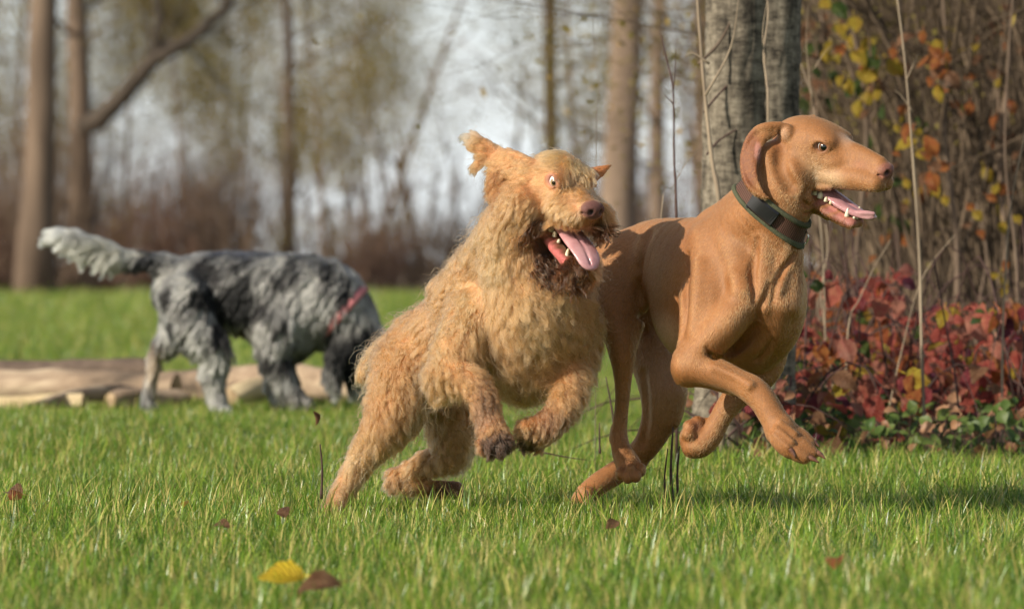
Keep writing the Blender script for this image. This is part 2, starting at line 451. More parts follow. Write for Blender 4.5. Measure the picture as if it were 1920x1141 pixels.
def build_ground():
    xs = np.concatenate([np.linspace(-260, -12, 24), np.linspace(-11, 11, 120), np.linspace(12, 260, 24)])
    ys = np.concatenate([np.linspace(-40, 3, 8), np.linspace(4, 40, 160), np.geomspace(41, 900, 50)])
    V = [(x, y, ground_z(x, y)) for y in ys for x in xs]; nx = len(xs)
    F = [(j * nx + i, j * nx + i + 1, (j + 1) * nx + i + 1, (j + 1) * nx + i) for j in range(len(ys) - 1) for i in range(nx - 1)]
    m = bpy.data.materials.new('meadow_soil'); t, n, l = nt(m); b = n['Principled BSDF']; b.inputs['Roughness'].default_value = .95; b.inputs['Specular IOR Level'].default_value = .1
    tc = n.new('ShaderNodeTexCoord'); n1 = n.new('ShaderNodeTexNoise'); n1.inputs['Scale'].default_value = .35; n1.inputs['Detail'].default_value = 8
    n2 = n.new('ShaderNodeTexNoise'); n2.inputs['Scale'].default_value = 26; n2.inputs['Detail'].default_value = 6
    l.new(tc.outputs['Object'], n1.inputs[0]); l.new(tc.outputs['Object'], n2.inputs[0])
    c1 = n.new('ShaderNodeValToRGB'); e = c1.color_ramp.elements; e[0].position = .35; e[0].color = (.085, .15, .022, 1); e[1].position = .68; e[1].color = (.16, .21, .045, 1)
    c2 = n.new('ShaderNodeValToRGB'); e = c2.color_ramp.elements; e[0].position = .35; e[0].color = (.25, .24, .2, 1); e[1].position = .65; e[1].color = (1, 1, 1, 1)
    l.new(n1.outputs['Fac'], c1.inputs[0]); l.new(n2.outputs['Fac'], c2.inputs[0])
    mx = n.new('ShaderNodeMix'); mx.data_type = 'RGBA'; mx.blend_type = 'MULTIPLY'; mx.inputs[0].default_value = 1
    l.new(c1.outputs[0], mx.inputs[6]); l.new(c2.outputs[0], mx.inputs[7])
    # bare leaf-strewn earth under the trees and the thicket, by world position
    sp = n.new('ShaderNodeSeparateXYZ'); l.new(tc.outputs['Object'], sp.inputs[0])
    mr = n.new('ShaderNodeMapRange'); mr.inputs[1].default_value = 74; mr.inputs[2].default_value = 92; l.new(sp.outputs['Y'], mr.inputs[0])
    mr2 = n.new('ShaderNodeMapRange'); mr2.inputs[1].default_value = .55; mr2.inputs[2].default_value = 1.1; l.new(sp.outputs['X'], mr2.inputs[0])
    mr3 = n.new('ShaderNodeMapRange'); mr3.inputs[1].default_value = 13.6; mr3.inputs[2].default_value = 14.6; l.new(sp.outputs['Y'], mr3.inputs[0])
    mu = n.new('ShaderNodeMath'); mu.operation = 'MULTIPLY'; l.new(mr2.outputs[0], mu.inputs[0]); l.new(mr3.outputs[0], mu.inputs[1])
    ma = n.new('ShaderNodeMath'); ma.operation = 'MAXIMUM'; l.new(mu.outputs[0], ma.inputs[0]); l.new(mr.outputs[0], ma.inputs[1])
    br = n.new('ShaderNodeValToRGB'); e = br.color_ramp.elements; e[0].position = .3; e[0].color = (.035, .024, .014, 1); e[1].position = .7; e[1].color = (.13, .085, .05, 1); l.new(n2.outputs['Fac'], br.inputs[0])
    m2 = n.new('ShaderNodeMix'); m2.data_type = 'RGBA'; l.new(ma.outputs[0], m2.inputs[0]); l.new(mx.outputs[2], m2.inputs[6]); l.new(br.outputs[0], m2.inputs[7])
    l.new(m2.outputs[2], b.inputs['Base Color'])
    bp = n.new('ShaderNodeBump'); bp.inputs['Distance'].default_value = .03; l.new(n2.outputs['Fac'], bp.inputs['Height']); l.new(bp.outputs[0], b.inputs['Normal'])
    o = link('ground', mesh_np('ground', V, np.array(F), [m])); tag(o, kind='structure'); return o
build_ground()

# ------------------------------------------------------------------ grass (geometry nodes scatter tufts of blades)
def leafy_mat(name, stops, tr=.35, rough=.5, spec=.35):
    """colour ramp picked per blade from the 'Col' attribute (r = random, g = height)"""
    m = bpy.data.materials.new(name); t, n, l = nt(m); b = n['Principled BSDF']
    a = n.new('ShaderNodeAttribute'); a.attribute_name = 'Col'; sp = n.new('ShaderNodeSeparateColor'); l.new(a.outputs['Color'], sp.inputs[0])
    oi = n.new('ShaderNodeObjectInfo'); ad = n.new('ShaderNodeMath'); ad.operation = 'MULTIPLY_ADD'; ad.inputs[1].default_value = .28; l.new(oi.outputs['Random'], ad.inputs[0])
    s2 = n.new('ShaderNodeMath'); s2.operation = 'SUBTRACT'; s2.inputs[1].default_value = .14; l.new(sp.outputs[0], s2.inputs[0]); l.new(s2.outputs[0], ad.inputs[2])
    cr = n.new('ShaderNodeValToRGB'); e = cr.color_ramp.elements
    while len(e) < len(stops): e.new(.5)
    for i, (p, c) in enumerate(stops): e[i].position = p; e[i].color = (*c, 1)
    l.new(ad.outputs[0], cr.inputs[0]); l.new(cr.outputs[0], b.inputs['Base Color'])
    b.inputs['Roughness'].default_value = rough; b.inputs['Specular IOR Level'].default_value = spec
    tl = n.new('ShaderNodeBsdfTranslucent'); mx = n.new('ShaderNodeMixShader'); mx.inputs[0].default_value = tr
    l.new(cr.outputs[0], tl.inputs[0]); l.new(b.outputs[0], mx.inputs[1]); l.new(tl.outputs[0], mx.inputs[2]); l.new(mx.outputs[0], n['Material Output'].inputs[0])
    return m
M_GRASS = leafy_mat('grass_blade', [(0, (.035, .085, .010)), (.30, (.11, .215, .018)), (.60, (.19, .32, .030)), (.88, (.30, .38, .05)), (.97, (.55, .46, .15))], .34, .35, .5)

def tuft(rng, nb, rad, hmin, hmax, wid, segs=4):
    V = []; F = []; C = []
    for _ in range(nb):
        r = rad * math.sqrt(rng.random()); a = rng.random() * 6.283; x, y = r * math.cos(a), r * math.sin(a)
        hgt = hmin + (hmax - hmin) * rng.random() ** 1.4; w = wid * (.6 + .7 * rng.random()); d = rng.random() * 6.283
        lean = .15 + .85 * rng.random() ** 1.3; tw = d + 1.57 + rng.normal(0, .5); cr = rng.random()
        if rng.random() < .12: cr = 1.1; lean *= 1.3
        b0 = len(V)
        for s in range(segs + 1):
            t = s / segs; out = lean * hgt * (.25 * t + .75 * t * t); z = hgt * t * (1 - .38 * lean * t)
            ww = w * (1 - t ** 1.6) * .5 + .0001; px, py = x + math.cos(d) * out, y + math.sin(d) * out
            V += [(px - math.cos(tw) * ww, py - math.sin(tw) * ww, z), (px + math.cos(tw) * ww, py + math.sin(tw) * ww, z)]; C += [(cr, t, 0)] * 2
        for s in range(segs): F.append((b0 + 2 * s, b0 + 2 * s + 1, b0 + 2 * s + 3, b0 + 2 * s + 2))
    return V, F, C

def scatter(name, pts_rot_scale, variants, m, kind='stuff'):
    """one object: a point cloud mesh whose geometry nodes put a variant mesh on every point"""
    P = np.array([p[:3] for p in pts_rot_scale], dtype=np.float32)
    me = bpy.data.meshes.new(name); me.vertices.add(len(P)); me.vertices.foreach_set('co', P.ravel())
    a = me.attributes.new('rz', 'FLOAT', 'POINT'); a.data.foreach_set('value', np.array([p[3] for p in pts_rot_scale], dtype=np.float32))
    a = me.attributes.new('sc', 'FLOAT', 'POINT'); a.data.foreach_set('value', np.array([p[4] for p in pts_rot_scale], dtype=np.float32))
    a = me.attributes.new('tx', 'FLOAT', 'POINT'); a.data.foreach_set('value', np.array([(p[5] if len(p) > 5 else 0) for p in pts_rot_scale], dtype=np.float32))
    a = me.attributes.new('vi', 'INT', 'POINT'); a.data.foreach_set('value', np.array([i % len(variants) for i in range(len(P))], dtype=np.int32))
    o = link(name, me)
    g = bpy.data.node_groups.new(name, 'GeometryNodeTree')
    g.interface.new_socket('Geometry', in_out='INPUT', socket_type='NodeSocketGeometry'); g.interface.new_socket('Geometry', in_out='OUTPUT', socket_type='NodeSocketGeometry')
    gi = g.nodes.new('NodeGroupInput'); go = g.nodes.new('NodeGroupOutput'); iop = g.nodes.new('GeometryNodeInstanceOnPoints')
    gti = g.nodes.new('GeometryNodeGeometryToInstance')
    c = bpy.data.collections.new(name + '_variants')
    for k, (V, F, C) in enumerate(variants):
        vm = mesh_np(name + '_piece', V, np.array(F), [m], np.array(C)); vo = bpy.data.objects.new(name + '_piece', vm); c.objects.link(vo)
    ci = g.nodes.new('GeometryNodeCollectionInfo'); ci.inputs['Collection'].default_value = c; ci.inputs['Separate Children'].default_value = True
    def na(nm, ty='FLOAT'):
        x = g.nodes.new('GeometryNodeInputNamedAttribute'); x.data_type = ty; x.inputs[0].default_value = nm; return x
    cx = g.nodes.new('ShaderNodeCombineXYZ'); rz, sc_, vi, tx = na('rz'), na('sc'), na('vi', 'INT'), na('tx')
    g.links.new(rz.outputs[0], cx.inputs[2]); g.links.new(tx.outputs[0], cx.inputs[0])
    e2r = g.nodes.new('FunctionNodeEulerToRotation'); g.links.new(cx.outputs[0], e2r.inputs[0])
    g.links.new(gi.outputs[0], iop.inputs['Points']); g.links.new(ci.outputs[0], iop.inputs['Instance']); iop.inputs['Pick Instance'].default_value = True
    g.links.new(vi.outputs[0], iop.inputs['Instance Index']); g.links.new(e2r.outputs[0], iop.inputs['Rotation']); g.links.new(sc_.outputs[0], iop.inputs['Scale'])
    g.links.new(iop.outputs[0], go.inputs[0])
    md = o.modifiers.new('scatter', 'NODES'); md.node_group = g
    o['kind'] = kind
    return o

rg = np.random.default_rng(42)
tufts = [tuft(rg, 38, .055, .02, .065, .0027) for _ in range(6)] + [tuft(rg, 16, .08, .04, .11, .0031) for _ in range(3)] + [tuft(rg, 40, .05, .012, .042, .0029) for _ in range(6)]
def grass_points():
    out = []
    def band(y0, y1, dens, sc, mg=.5):
        area_w = lambda y: 2 * (y * 960 / F_PX) * 1.0 + 2 * mg
        n = int(dens * (y1 - y0) * (area_w(y0) + area_w(y1)) / 2); k = 0
        while k < n:
            y = y0 + (y1 - y0) * rg.random(); w = area_w(y1) / 2; x = (rg.random() * 2 - 1) * w
            if abs(x) > area_w(y) / 2: continue
            k += 1
            d = .5 + .5 * mnoise.noise(Vector((x * 1.1, y * .8, 3.1))); d2 = .5 + .5 * mnoise.noise(Vector((x * 5, y * 4, 9.1)))
            if y > 13.4 and x > .5 and rg.random() < min(1, (y - 13.4) * .8) * min(1, (x - .5) * 2): continue
            s = sc * (.42 + .55 * d + .75 * d2 * rg.random()) 
            if d2 * d < .13 and rg.random() < .55: continue
            out.append((x, y, ground_z(x, y) - .004, rg.random() * 6.283, s, rg.normal(0, .06)))
    band(5.5, 8, 560, .84, 1.2); band(8, 14.5, 950, .84, .9); band(14.5, 20, 520, .62, 1.4); band(20, 28, 230, .85, 2.5); band(28, 48, 60, 1.3, 5); band(48, 80, 14, 2.2, 8)
    return out
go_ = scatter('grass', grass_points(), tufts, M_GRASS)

# ------------------------------------------------------------------ woody things
M_BARK = noise_mat('grey_bark', [(.3, (.055, .048, .042)), (.5, (.15, .135, .115)), (.72, (.30, .275, .235))], 22, 9, rough=.9, bump=.006, bscale=38, stretch=(1, 1, .28), dist=.6)
M_BARK_FAR = noise_mat('brown_bark', [(.3, (.10, .07, .05)), (.7, (.24, .17, .12))], 3, 6, rough=.95, stretch=(1, 1, .2), rand=.25)
M_TWIG = noise_mat('brown_twig', [(.3, (.10, .066, .045)), (.7, (.21, .15, .105))], 4, 3, rough=.85, rand=.3)
M_TWIG_R = noise_mat('reddish_twig', [(.3, (.11, .062, .045)), (.7, (.22, .14, .10))], 4, 3, rough=.85, rand=.25)
M_STRAW = noise_mat('dry_stem', [(.3, (.15, .11, .075)), (.7, (.32, .25, .17))], 14, 4, rough=.8, stretch=(1, 1, .3), rand=.2)
M_DARKSTEM = noise_mat('dark_stem', [(.3, (.035, .018, .016)), (.7, (.10, .055, .045))], 30, 4, rough=.7)
M_OLIVE = leafy_mat('olive_leaf', [(0, (.16, .12, .03)), (.5, (.22, .18, .05)), (.85, (.31, .24, .07)), (1, (.40, .25, .06))], .45, .7, .15)

def rnd_dir(d, spread, rng):
    v = Vector(d) + Vector(rng.normal(0, spread, 3)); return v.normalized()

def branch(mb, p, d, L, r, depth, rng, tips, wander=.12, up=.05, kids=3, spread=.55, sides=(7, 5, 4, 3, 3), mi=0):
    """one bough and its children, all in one mesh (a crown part)"""
    n = max(3, int(4 + L * 1.2)) if depth < 2 else 3
    pts = [Vector(p)]; rr = [r]; d = Vector(d).normalized()
    for i in range(n):
        d = (d + Vector(rng.normal(0, wander, 3)) + Vector((0, 0, up))).normalized()
        pts.append(pts[-1] + d * (L / n)); rr.append(r * (1 - .72 * (i + 1) / n))
    mb.tube(pts, rr, sides[min(depth, 4)], mi)
    tips.append((pts[-1], depth))
    if depth >= 3: return
    for k in range(kids + (1 if depth else 2)):
        t = .3 + .7 * rng.random(); i = min(n - 1, int(t * n)); f = t * n - i; q = pts[i].lerp(pts[i + 1], f)
        a = rng.random() * 6.283; side = d.cross(Vector((math.cos(a), math.sin(a), .3))).normalized()
        branch(mb, q, (d * .6 + side * spread * 1.3).normalized(), L * (.42 + .25 * rng.random()), rr[i] * .5, depth + 1, rng, tips, wander * 1.3, up, kids, spread, sides, mi)

def leaf_cloud(pts, n, spread, size, rng):
    V = []; F = []; C = []
    for _ in range(n):
        c = Vector(pts[rng.integers(len(pts))]) + Vector(rng.normal(0, spread, 3)); a = Vector(rng.normal(0, 1, 3)).normalized(); b = a.cross(Vector(rng.normal(0, 1, 3))).normalized()
        s = size * (.6 + .8 * rng.random()); cr = rng.random(); o = len(V)
        V += [c - a * s, c - b * s * .6, c + a * s, c + b * s * .6]; F.append((o, o + 1, o + 2, o + 3)); C += [(cr, 0, 0)] * 4
    return V, F, C

def make_tree(name, rng, H, r, low, nb, leaves, twig_m, leafsize=.05, bl=3.2, lean=0.0):
    """trunk + crown + leaves under an Empty at the origin; returns list of (partname, mesh)"""
    tr = MB(); pts = []; rr = []; p = Vector((0, 0, -.15)); d = Vector((lean, 0, 1)).normalized()
    for i in range(13):
        t = i / 12; pts.append(p.copy()); rr.append(r * (1.0 - .62 * t) * (1.45 if i == 0 else 1.12 if i == 1 else 1)); d = (d + Vector(rng.normal(0, .018, 3))).normalized(); p = p + d * (H / 12)
    tr.tube(pts, rr, 14)
    cr = MB(); tips = []
    for k in range(nb):
        t = low + (1 - low) * (k / nb) ** 1.0; i = min(11, int(t * 12)); q = pts[i].lerp(pts[i + 1], t * 12 - i); a = rng.random() * 6.283
        dd = Vector((math.cos(a), math.sin(a), .35 + .5 * t)); branch(cr, q, dd, bl * (1.15 - .5 * t) * (.7 + .5 * rng.random()), r * .24 * (1.1 - .6 * t), 0, rng, tips, up=.03)
    out = [('trunk', tr.mesh('trunk', [M_BARK_FAR])), ('crown', cr.mesh('crown', [twig_m]))]
    tp = [q for q, dp in tips if dp >= 2]
    if leaves:
        V, F, C = leaf_cloud(tp, leaves, .22, leafsize, rng); out.append(('leaves', mesh_np('leaves', [tuple(v) for v in V], np.array(F), [M_OLIVE], np.array(C), smooth=False)))
    return out

def put_plant(name, parts, loc, rz, sc, label, cat, group=None, stuff=('leaves',)):
    root = empty(name, loc, rz); root.scale = (sc, sc, sc); tag(root, label, cat, group)
    for pn, me in parts:
        o = link(pn, me, root, keep=True)
        if pn in stuff: o['kind'] = 'stuff'
    return root
rt = np.random.default_rng(8)
def gp(px, Y): 
    x = (px - 960) / F_PX * Y; return Vector((x, Y, ground_z(x, Y)))

# ------------------------------------------------------------------ far trees along the edge of the meadow
T_BIG = make_tree('tree', rt, 15, .27, .40, 26, 1500, M_TWIG, .03, 3.4)
T_MID = make_tree('tree', rt, 12, .19, .30, 26, 12000, M_TWIG, .032, 2.4, .03)
T_THIN = make_tree('tree', rt, 11, .12, .16, 16, 1500, M_TWIG, .032, 2.4, -.03)
T_LEAFY = make_tree('tree', rt, 9, .05, .24, 30, 24000, M_TWIG, .034, 2.0, .05)
T_BARE = make_tree('tree', rt, 13, .13, .16, 18, 0, M_TWIG, .06, 3.2)
LT = 'bare autumn trees along the far edge of the meadow'
TREES = [
    (T_BIG, 66, 88, 1.0, 1.3, 'thick orange-lit trunk of the leftmost far tree, behind the grey dog’s tail tip'),
    (T_MID, 150, 93, 1.12, .4, 'far tree with a dark limb reaching up to the right, second from the left edge'),
    (T_THIN, 542, 112, 1.1, 2.0, 'slim far tree with olive leaves, above the back of the grey dog'),
    (T_LEAFY, 430, 120, 1.0, 4.2, 'small leafy far tree, between the dark-limbed tree and the slim tree above the grey dog'),
    (T_BIG, 1153, 74, .92, 3.1, 'beige straight trunk standing between the shaggy dog’s head and the grey-barked tree'),
    (T_THIN, 1036, 98, 1.25, .9, 'faint far tree just above the shaggy dog’s head'),
    (T_BARE, 1232, 84, 1.0, 5.1, 'dim far trunk close to the left side of the grey-barked tree'),
    (T_LEAFY, 690, 128, .95, 1.7, 'far tree with sparse yellow-green leaves in the pale gap left of the shaggy dog’s ear'),
    (T_BARE, -60, 96, 1.0, 2.2, 'far tree at the left border of the view'),
    (T_LEAFY, 20, 108, 1.05, 5.5, 'bushy-crowned far tree between the left border and the leftmost trunk'),
    (T_LEAFY, 235, 104, .9, .9, 'leafy far tree whose branches hang behind the dark limb'),
    (T_LEAFY, 350, 98, .8, 3.3, 'short leafy far tree just right of the dark limb'),
    (T_LEAFY, 610, 116, 1.0, 2.9, 'yellowing far tree over the grey dog’s shoulders'),
    (T_LEAFY, 1090, 92, .9, 2.4, 'leafy far tree left of the beige trunk'),
    (T_BIG, 1330, 105, .9, .2, 'far tree mostly hidden behind the grey-barked trunk'),
]
for (T, px, D, sc, rz, lab) in TREES: put_plant('tree', T, gp(px, D) - Vector((0, 0, .1)), rz, sc, lab, 'tree', LT)
EDGE = [(-900, 92, 'beyond the left border, nearest to it'), (-520, 100, 'just outside the left border'), (-1500, 96, 'far outside the left border'), (-2200, 104, 'farthest left of all, out of view'),
        (2500, 98, 'outside the right border behind the thicket'), (3200, 92, 'farthest right of all, out of view'), (-1200, 112, 'left of the view, set back')]
for i, (px, D, w) in enumerate(EDGE):
    put_plant('tree', (T_BIG, T_MID, T_LEAFY)[i % 3], gp(px, D) - Vector((0, 0, .1)), i * 1.3, 1.0, 'far tree ' + w, 'tree', LT)
# the dark limb of the second tree
lm = MB(); tp = []
b0 = at(156, 240, 92.9); pts = [b0, at(185, 225, 92.6), at(230, 180, 92.3), at(290, 110, 92), at(350, 80, 92), at(420, 20, 92), at(470, -60, 92)]
lm.tube(pts, [.15, .17, .15, .14, .12, .09, .05], 8)
lm.tube([pts[3], at(300, 40, 92), at(285, -60, 92)], [.09, .08, .05], 7)
for q in pts[3:]:
    for _ in range(5): branch(lm, q, rt.normal(0, 1, 3) + np.array([.3, 0, .5]), 1.5, .03, 1, rt, tp)
second = [o for o in bpy.data.objects if o.get('label', '').startswith('far tree with a dark limb')][0]
link('limb', lm.mesh('limb', [noise_mat('dark_limb_bark', [(.3, (.035, .028, .022)), (.7, (.10, .078, .06))], 4, 5, rough=.95)]), second)

# ------------------------------------------------------------------ bare shrubs under them
def make_shrub(rng, H, n, m, spread=.5, r=.012, leaves=0, ls=.03, kids=2, wander=.07):
    mb = MB(); tips = []
    for k in range(n):
        a = rng.random() * 6.283; d = Vector((math.cos(a) * spread * rng.random(), math.sin(a) * spread * rng.random(), 1))
        branch(mb, Vector((math.cos(a) * .12 * H * rng.random(), math.sin(a) * .12 * H * rng.random(), -.05)), d, H * (.65 + .4 * rng.random()), r * (.7 + .6 * rng.random()), 1, rng, tips, wander, .05, kids, .4, (6, 5, 3, 3, 3))
    out = [('stems', mb.mesh('stems', [m]))]
    if leaves:
        V, F, C = leaf_cloud([q for q, _ in tips], leaves, .08, ls, rng); out.append(('leaves', mesh_np('leaves', [tuple(v) for v in V], np.array(F), [M_OLIVE], np.array(C), smooth=False)))
    return out
SH = [make_shrub(rt, 2.6, 60, M_TWIG_R, .7, .024), make_shrub(rt, 2.9, 54, M_TWIG, .6, .024), make_shrub(rt, 1.9, 60, M_TWIG_R, .9, .02, 200, .05)]
where = ['left of the leftmost far trunk', 'between the two left far trunks', 'behind the grey dog’s tail', 'above the grey dog’s rump', 'above the grey dog’s back', 'above the grey dog’s shoulders',
         'in the gap left of the shaggy dog', 'behind the shaggy dog’s back', 'between the shaggy dog’s head and the beige trunk', 'just left of the grey-barked tree']
pxs = [-20, 105, 215, 330, 420, 640, 720, 860, 1090, 1215]
looks = ['rusty leafless bush', 'dull brown leafless bush', 'low reddish bush']
for ring, (D, off, hs, adj) in enumerate(((97, 0, .95, 'nearer'), (113, 55, 1.05, 'farther'))):
    for i, px in enumerate(pxs):
        if ring and i % 5 == 4: continue
        k = (i + ring) % 3; x = px + off + rt.normal(0, 12)
        sc = hs * (.7 + .4 * rt.random()) * (.5 if 560 < x < 960 else 1)
        put_plant('bare_shrub', SH[k], gp(x, D + rt.normal(0, 3)) - Vector((0, 0, .05)), rt.random() * 6, sc, '%s %s, %s row' % (looks[k], where[i], adj), 'bush', 'leafless bushes under the far trees')

# far-off wood closing the view: one mass
fw = MB(); 
for k in range(1900):
    D = 150 + 130 * rt.random(); x = (rt.random() * 2 - 1) * (D * .30 + 12); hgt = (1.2 + 3.2 * rt.random() ** 2.2); p = Vector((x, D, ground_z(x, D) - .1)); r = .02 + .05 * rt.random()
    if rt.random() < .12: hgt *= 2.8; r *= 2.5
    t = Vector((rt.normal(0, .15), 0, 1)); q = [p, p + t * hgt * .5, p + t * hgt + Vector((rt.normal(0, .25), 0, 0))]
    fw.tube(q, [r, r * .8, r * .3], 3)
    for _ in range(5):
        s = p + t * hgt * (.3 + .6 * rt.random()); e = s + Vector((rt.normal(0, .7), rt.normal(0, .3), .5 + .5 * rt.random())); fw.tube([s, e], [r * .5, r * .15], 3)
o = link('far_wood', fw.mesh('far_wood', [M_TWIG])); tag(o, kind='stuff')

# ------------------------------------------------------------------ thicket on the right
M_THK = noise_mat('thicket_twig', [(.3, (.050, .034, .022)), (.7, (.17, .12, .078))], 4, 3, rough=.9, rand=.45)
TH = [make_shrub(rt, 3.0, 22, M_THK, .14, .006, 120, .022, 1, .10), make_shrub(rt, 3.2, 30, M_THK, .18, .008, 900, .015, 2, .14), make_shrub(rt, 2.2, 60, M_THK, .28, .006, 1500, .015, 3, .16),
      make_shrub(rt, 2.9, 34, M_THK, .2, .007, 600, .015, 3, .15)]
th_look = ['tall sparse brown bush', 'tall brown bush', 'tangled tan-leaved bush', 'reddish-brown bush']
spots = []
for D, lo, hi, n in ((18, 1780, 2120, 3), (19.5, 1720, 2160, 5), (22, 1660, 2200, 8), (25, 1625, 2240, 10), (30, 1600, 2300, 10), (38, 1590, 2300, 10), (50, 1560, 2300, 10)):
    for i in range(n): spots.append((lo + (hi - lo) * (i + .5) / n + rt.normal(0, 14), D + rt.normal(0, .5)))
rows = {18: 'front', 19.5: 'second', 22: 'third', 25: 'fourth', 30: 'fifth', 38: 'sixth', 50: 'last'}
for i, (px, D) in enumerate(spots):
    k = int(rt.integers(4)); row = min(rows, key=lambda r: abs(r - D)); same = sorted(q for q, d in spots if min(rows, key=lambda r: abs(r - d)) == row)
    ordn = ['leftmost', 'second', 'third', 'fourth', 'fifth', 'sixth', 'seventh', 'eighth', 'ninth', 'tenth'][same.index(px)] + ('' if same.index(px) == 0 else ' from the left')
    sc = (.8 + .3 * rt.random()) * (1 if D < 28 else 1.25)
    put_plant('thicket_bush', TH[k], gp(px, D) - Vector((0, 0, .05)), rt.random() * 6, sc, '%s, %s in the %s row of the thicket' % (th_look[k], ordn, rows[row]), 'bush', 'leafless bushes of the thicket', stuff=('leaves',))

# ------------------------------------------------------------------ leaves big enough to pick apart
def leaf_mesh(name, m, L=1.0, W=.75, fold=.18, curl=.15, seed=0, serr=.05):
    rr = np.random.default_rng(seed); n = 9; V = []; C = []; F = []
    for i in range(n):
        t = i / (n - 1); w = W * .5 * math.sin(math.pi * min(1, t * .93 + .02) ** .85) * (1 if i in (0, n - 1) else 1 + serr * (1 if i % 2 else -1)); z = -curl * (t - .4) ** 2 * 2
        w = max(w, .004)
        V += [(-w, t * L, z + fold * w + .02 * rr.normal()), (-w * .5, t * L + .01, z + fold * w * .35), (0, t * L, z), (w * .5, t * L + .01, z + fold * w * .35), (w, t * L, z + fold * w + .02 * rr.normal())]; C += [(1, t, 0), (.5, t, 0), (0, t, 0), (.5, t, 0), (1, t, 0)]
    for i in range(n - 1):
        for k in range(4): F.append((i * 5 + k, i * 5 + k + 1, (i + 1) * 5 + k + 1, (i + 1) * 5 + k))
    V += [(-.018, 0, 0), (.018, 0, 0), (.012, -.35, .03), (-.012, -.35, .03)]; C += [(0, 0, 0)] * 4; b = n * 5; F.append((b, b + 1, b + 2, b + 3))
    return mesh_np(name, V, np.array(F), [m], np.array(C))

def autumn_mat(name, a, b_, vein=.86, tr=.35, blotch=None):
    m = bpy.data.materials.new(name); t, n, l = nt(m); b = n['Principled BSDF']; b.inputs['Roughness'].default_value = .5; b.inputs['Specular IOR Level'].default_value = .35
    at_ = n.new('ShaderNodeAttribute'); at_.attribute_name = 'Col'; sp = n.new('ShaderNodeSeparateColor'); l.new(at_.outputs['Color'], sp.inputs[0])
    tc = n.new('ShaderNodeTexCoord'); no = n.new('ShaderNodeTexNoise'); no.inputs['Scale'].default_value = 3.5; no.inputs['Detail'].default_value = 5
    oi = n.new('ShaderNodeObjectInfo'); ad = n.new('ShaderNodeVectorMath'); ad.operation = 'ADD'; l.new(tc.outputs['Object'], ad.inputs[0]); l.new(oi.outputs['Random'], ad.inputs[1]); l.new(ad.outputs[0], no.inputs[0])
    cr = n.new('ShaderNodeValToRGB'); e = cr.color_ramp.elements; e[0].position = .38; e[0].color = (*a, 1); e[1].position = .62; e[1].color = (*b_, 1); l.new(no.outputs['Fac'], cr.inputs[0])
    # side veins: stripes along the blade bent away from the midrib
    ma = n.new('ShaderNodeMath'); ma.operation = 'MULTIPLY_ADD'; ma.inputs[1].default_value = -.35; l.new(sp.outputs[0], ma.inputs[0]); l.new(sp.outputs[1], ma.inputs[2])
    si = n.new('ShaderNodeMath'); si.operation = 'SINE'; mu = n.new('ShaderNodeMath'); mu.operation = 'MULTIPLY'; mu.inputs[1].default_value = 48; l.new(ma.outputs[0], mu.inputs[0]); l.new(mu.outputs[0], si.inputs[0])
    mr = n.new('ShaderNodeMapRange'); mr.inputs[1].default_value = .2; mr.inputs[2].default_value = 1; mr.inputs[3].default_value = 1; mr.inputs[4].default_value = vein; l.new(si.outputs[0], mr.inputs[0])
    hs = n.new('ShaderNodeHueSaturation'); l.new(mr.outputs[0], hs.inputs['Value']); l.new(cr.outputs[0], hs.inputs['Color'])
    l.new(hs.outputs[0], b.inputs['Base Color']); bp = n.new('ShaderNodeBump'); bp.inputs['Distance'].default_value = .004; l.new(si.outputs[0], bp.inputs['Height']); l.new(bp.outputs[0], b.inputs['Normal'])
    tl = n.new('ShaderNodeBsdfTranslucent'); mx = n.new('ShaderNodeMixShader'); mx.inputs[0].default_value = tr; l.new(hs.outputs[0], tl.inputs[0]); l.new(b.outputs[0], mx.inputs[1]); l.new(tl.outputs[0], mx.inputs[2]); l.new(mx.outputs[0], n['Material Output'].inputs[0])
    return m
LM = [autumn_mat('red_leaf', (.40, .065, .050), (.50, .13, .085)), autumn_mat('crimson_leaf', (.22, .035, .042), (.36, .07, .070)), autumn_mat('orange_leaf', (.42, .11, .035), (.50, .20, .05)),
      autumn_mat('yellow_leaf', (.56, .42, .05), (.50, .30, .035)), autumn_mat('green_leaf', (.05, .10, .02), (.11, .15, .03)), autumn_mat('salmon_leaf', (.52, .17, .12), (.60, .26, .17)),
      autumn_mat('brown_leaf', (.22, .10, .05), (.36, .19, .10)), autumn_mat('purple_leaf', (.14, .03, .055), (.24, .05, .07)), autumn_mat('coral_leaf', (.60, .14, .10), (.66, .24, .14))]
LEAF = {}
for i, m in enumerate(LM): LEAF[i] = [leaf_mesh('leaf', m, 1, .78, .2, .18, i * 3), leaf_mesh('leaf', m, 1, .66, .38, .35, i * 3 + 1)]

def face(nrm, roll, rng):
    """rotation that turns the leaf's top towards nrm"""
    q = Vector(nrm).normalized().to_track_quat('Z', 'Y'); return (q.to_matrix() @ Matrix.Rotation(roll, 3, 'Z'))

def put_leaf(parent, mi, p, nrm, roll, size, k=0, name='leaf'):
    o = bpy.data.objects.new(name, LEAF[mi][k % 2]); COL.objects.link(o); o.parent = parent
    o.matrix_parent_inverse = parent.matrix_basis.inverted()
    o.matrix_basis = Matrix.Translation(p) @ face(nrm, roll, None).to_4x4() @ Matrix.Scale(size, 4); return o

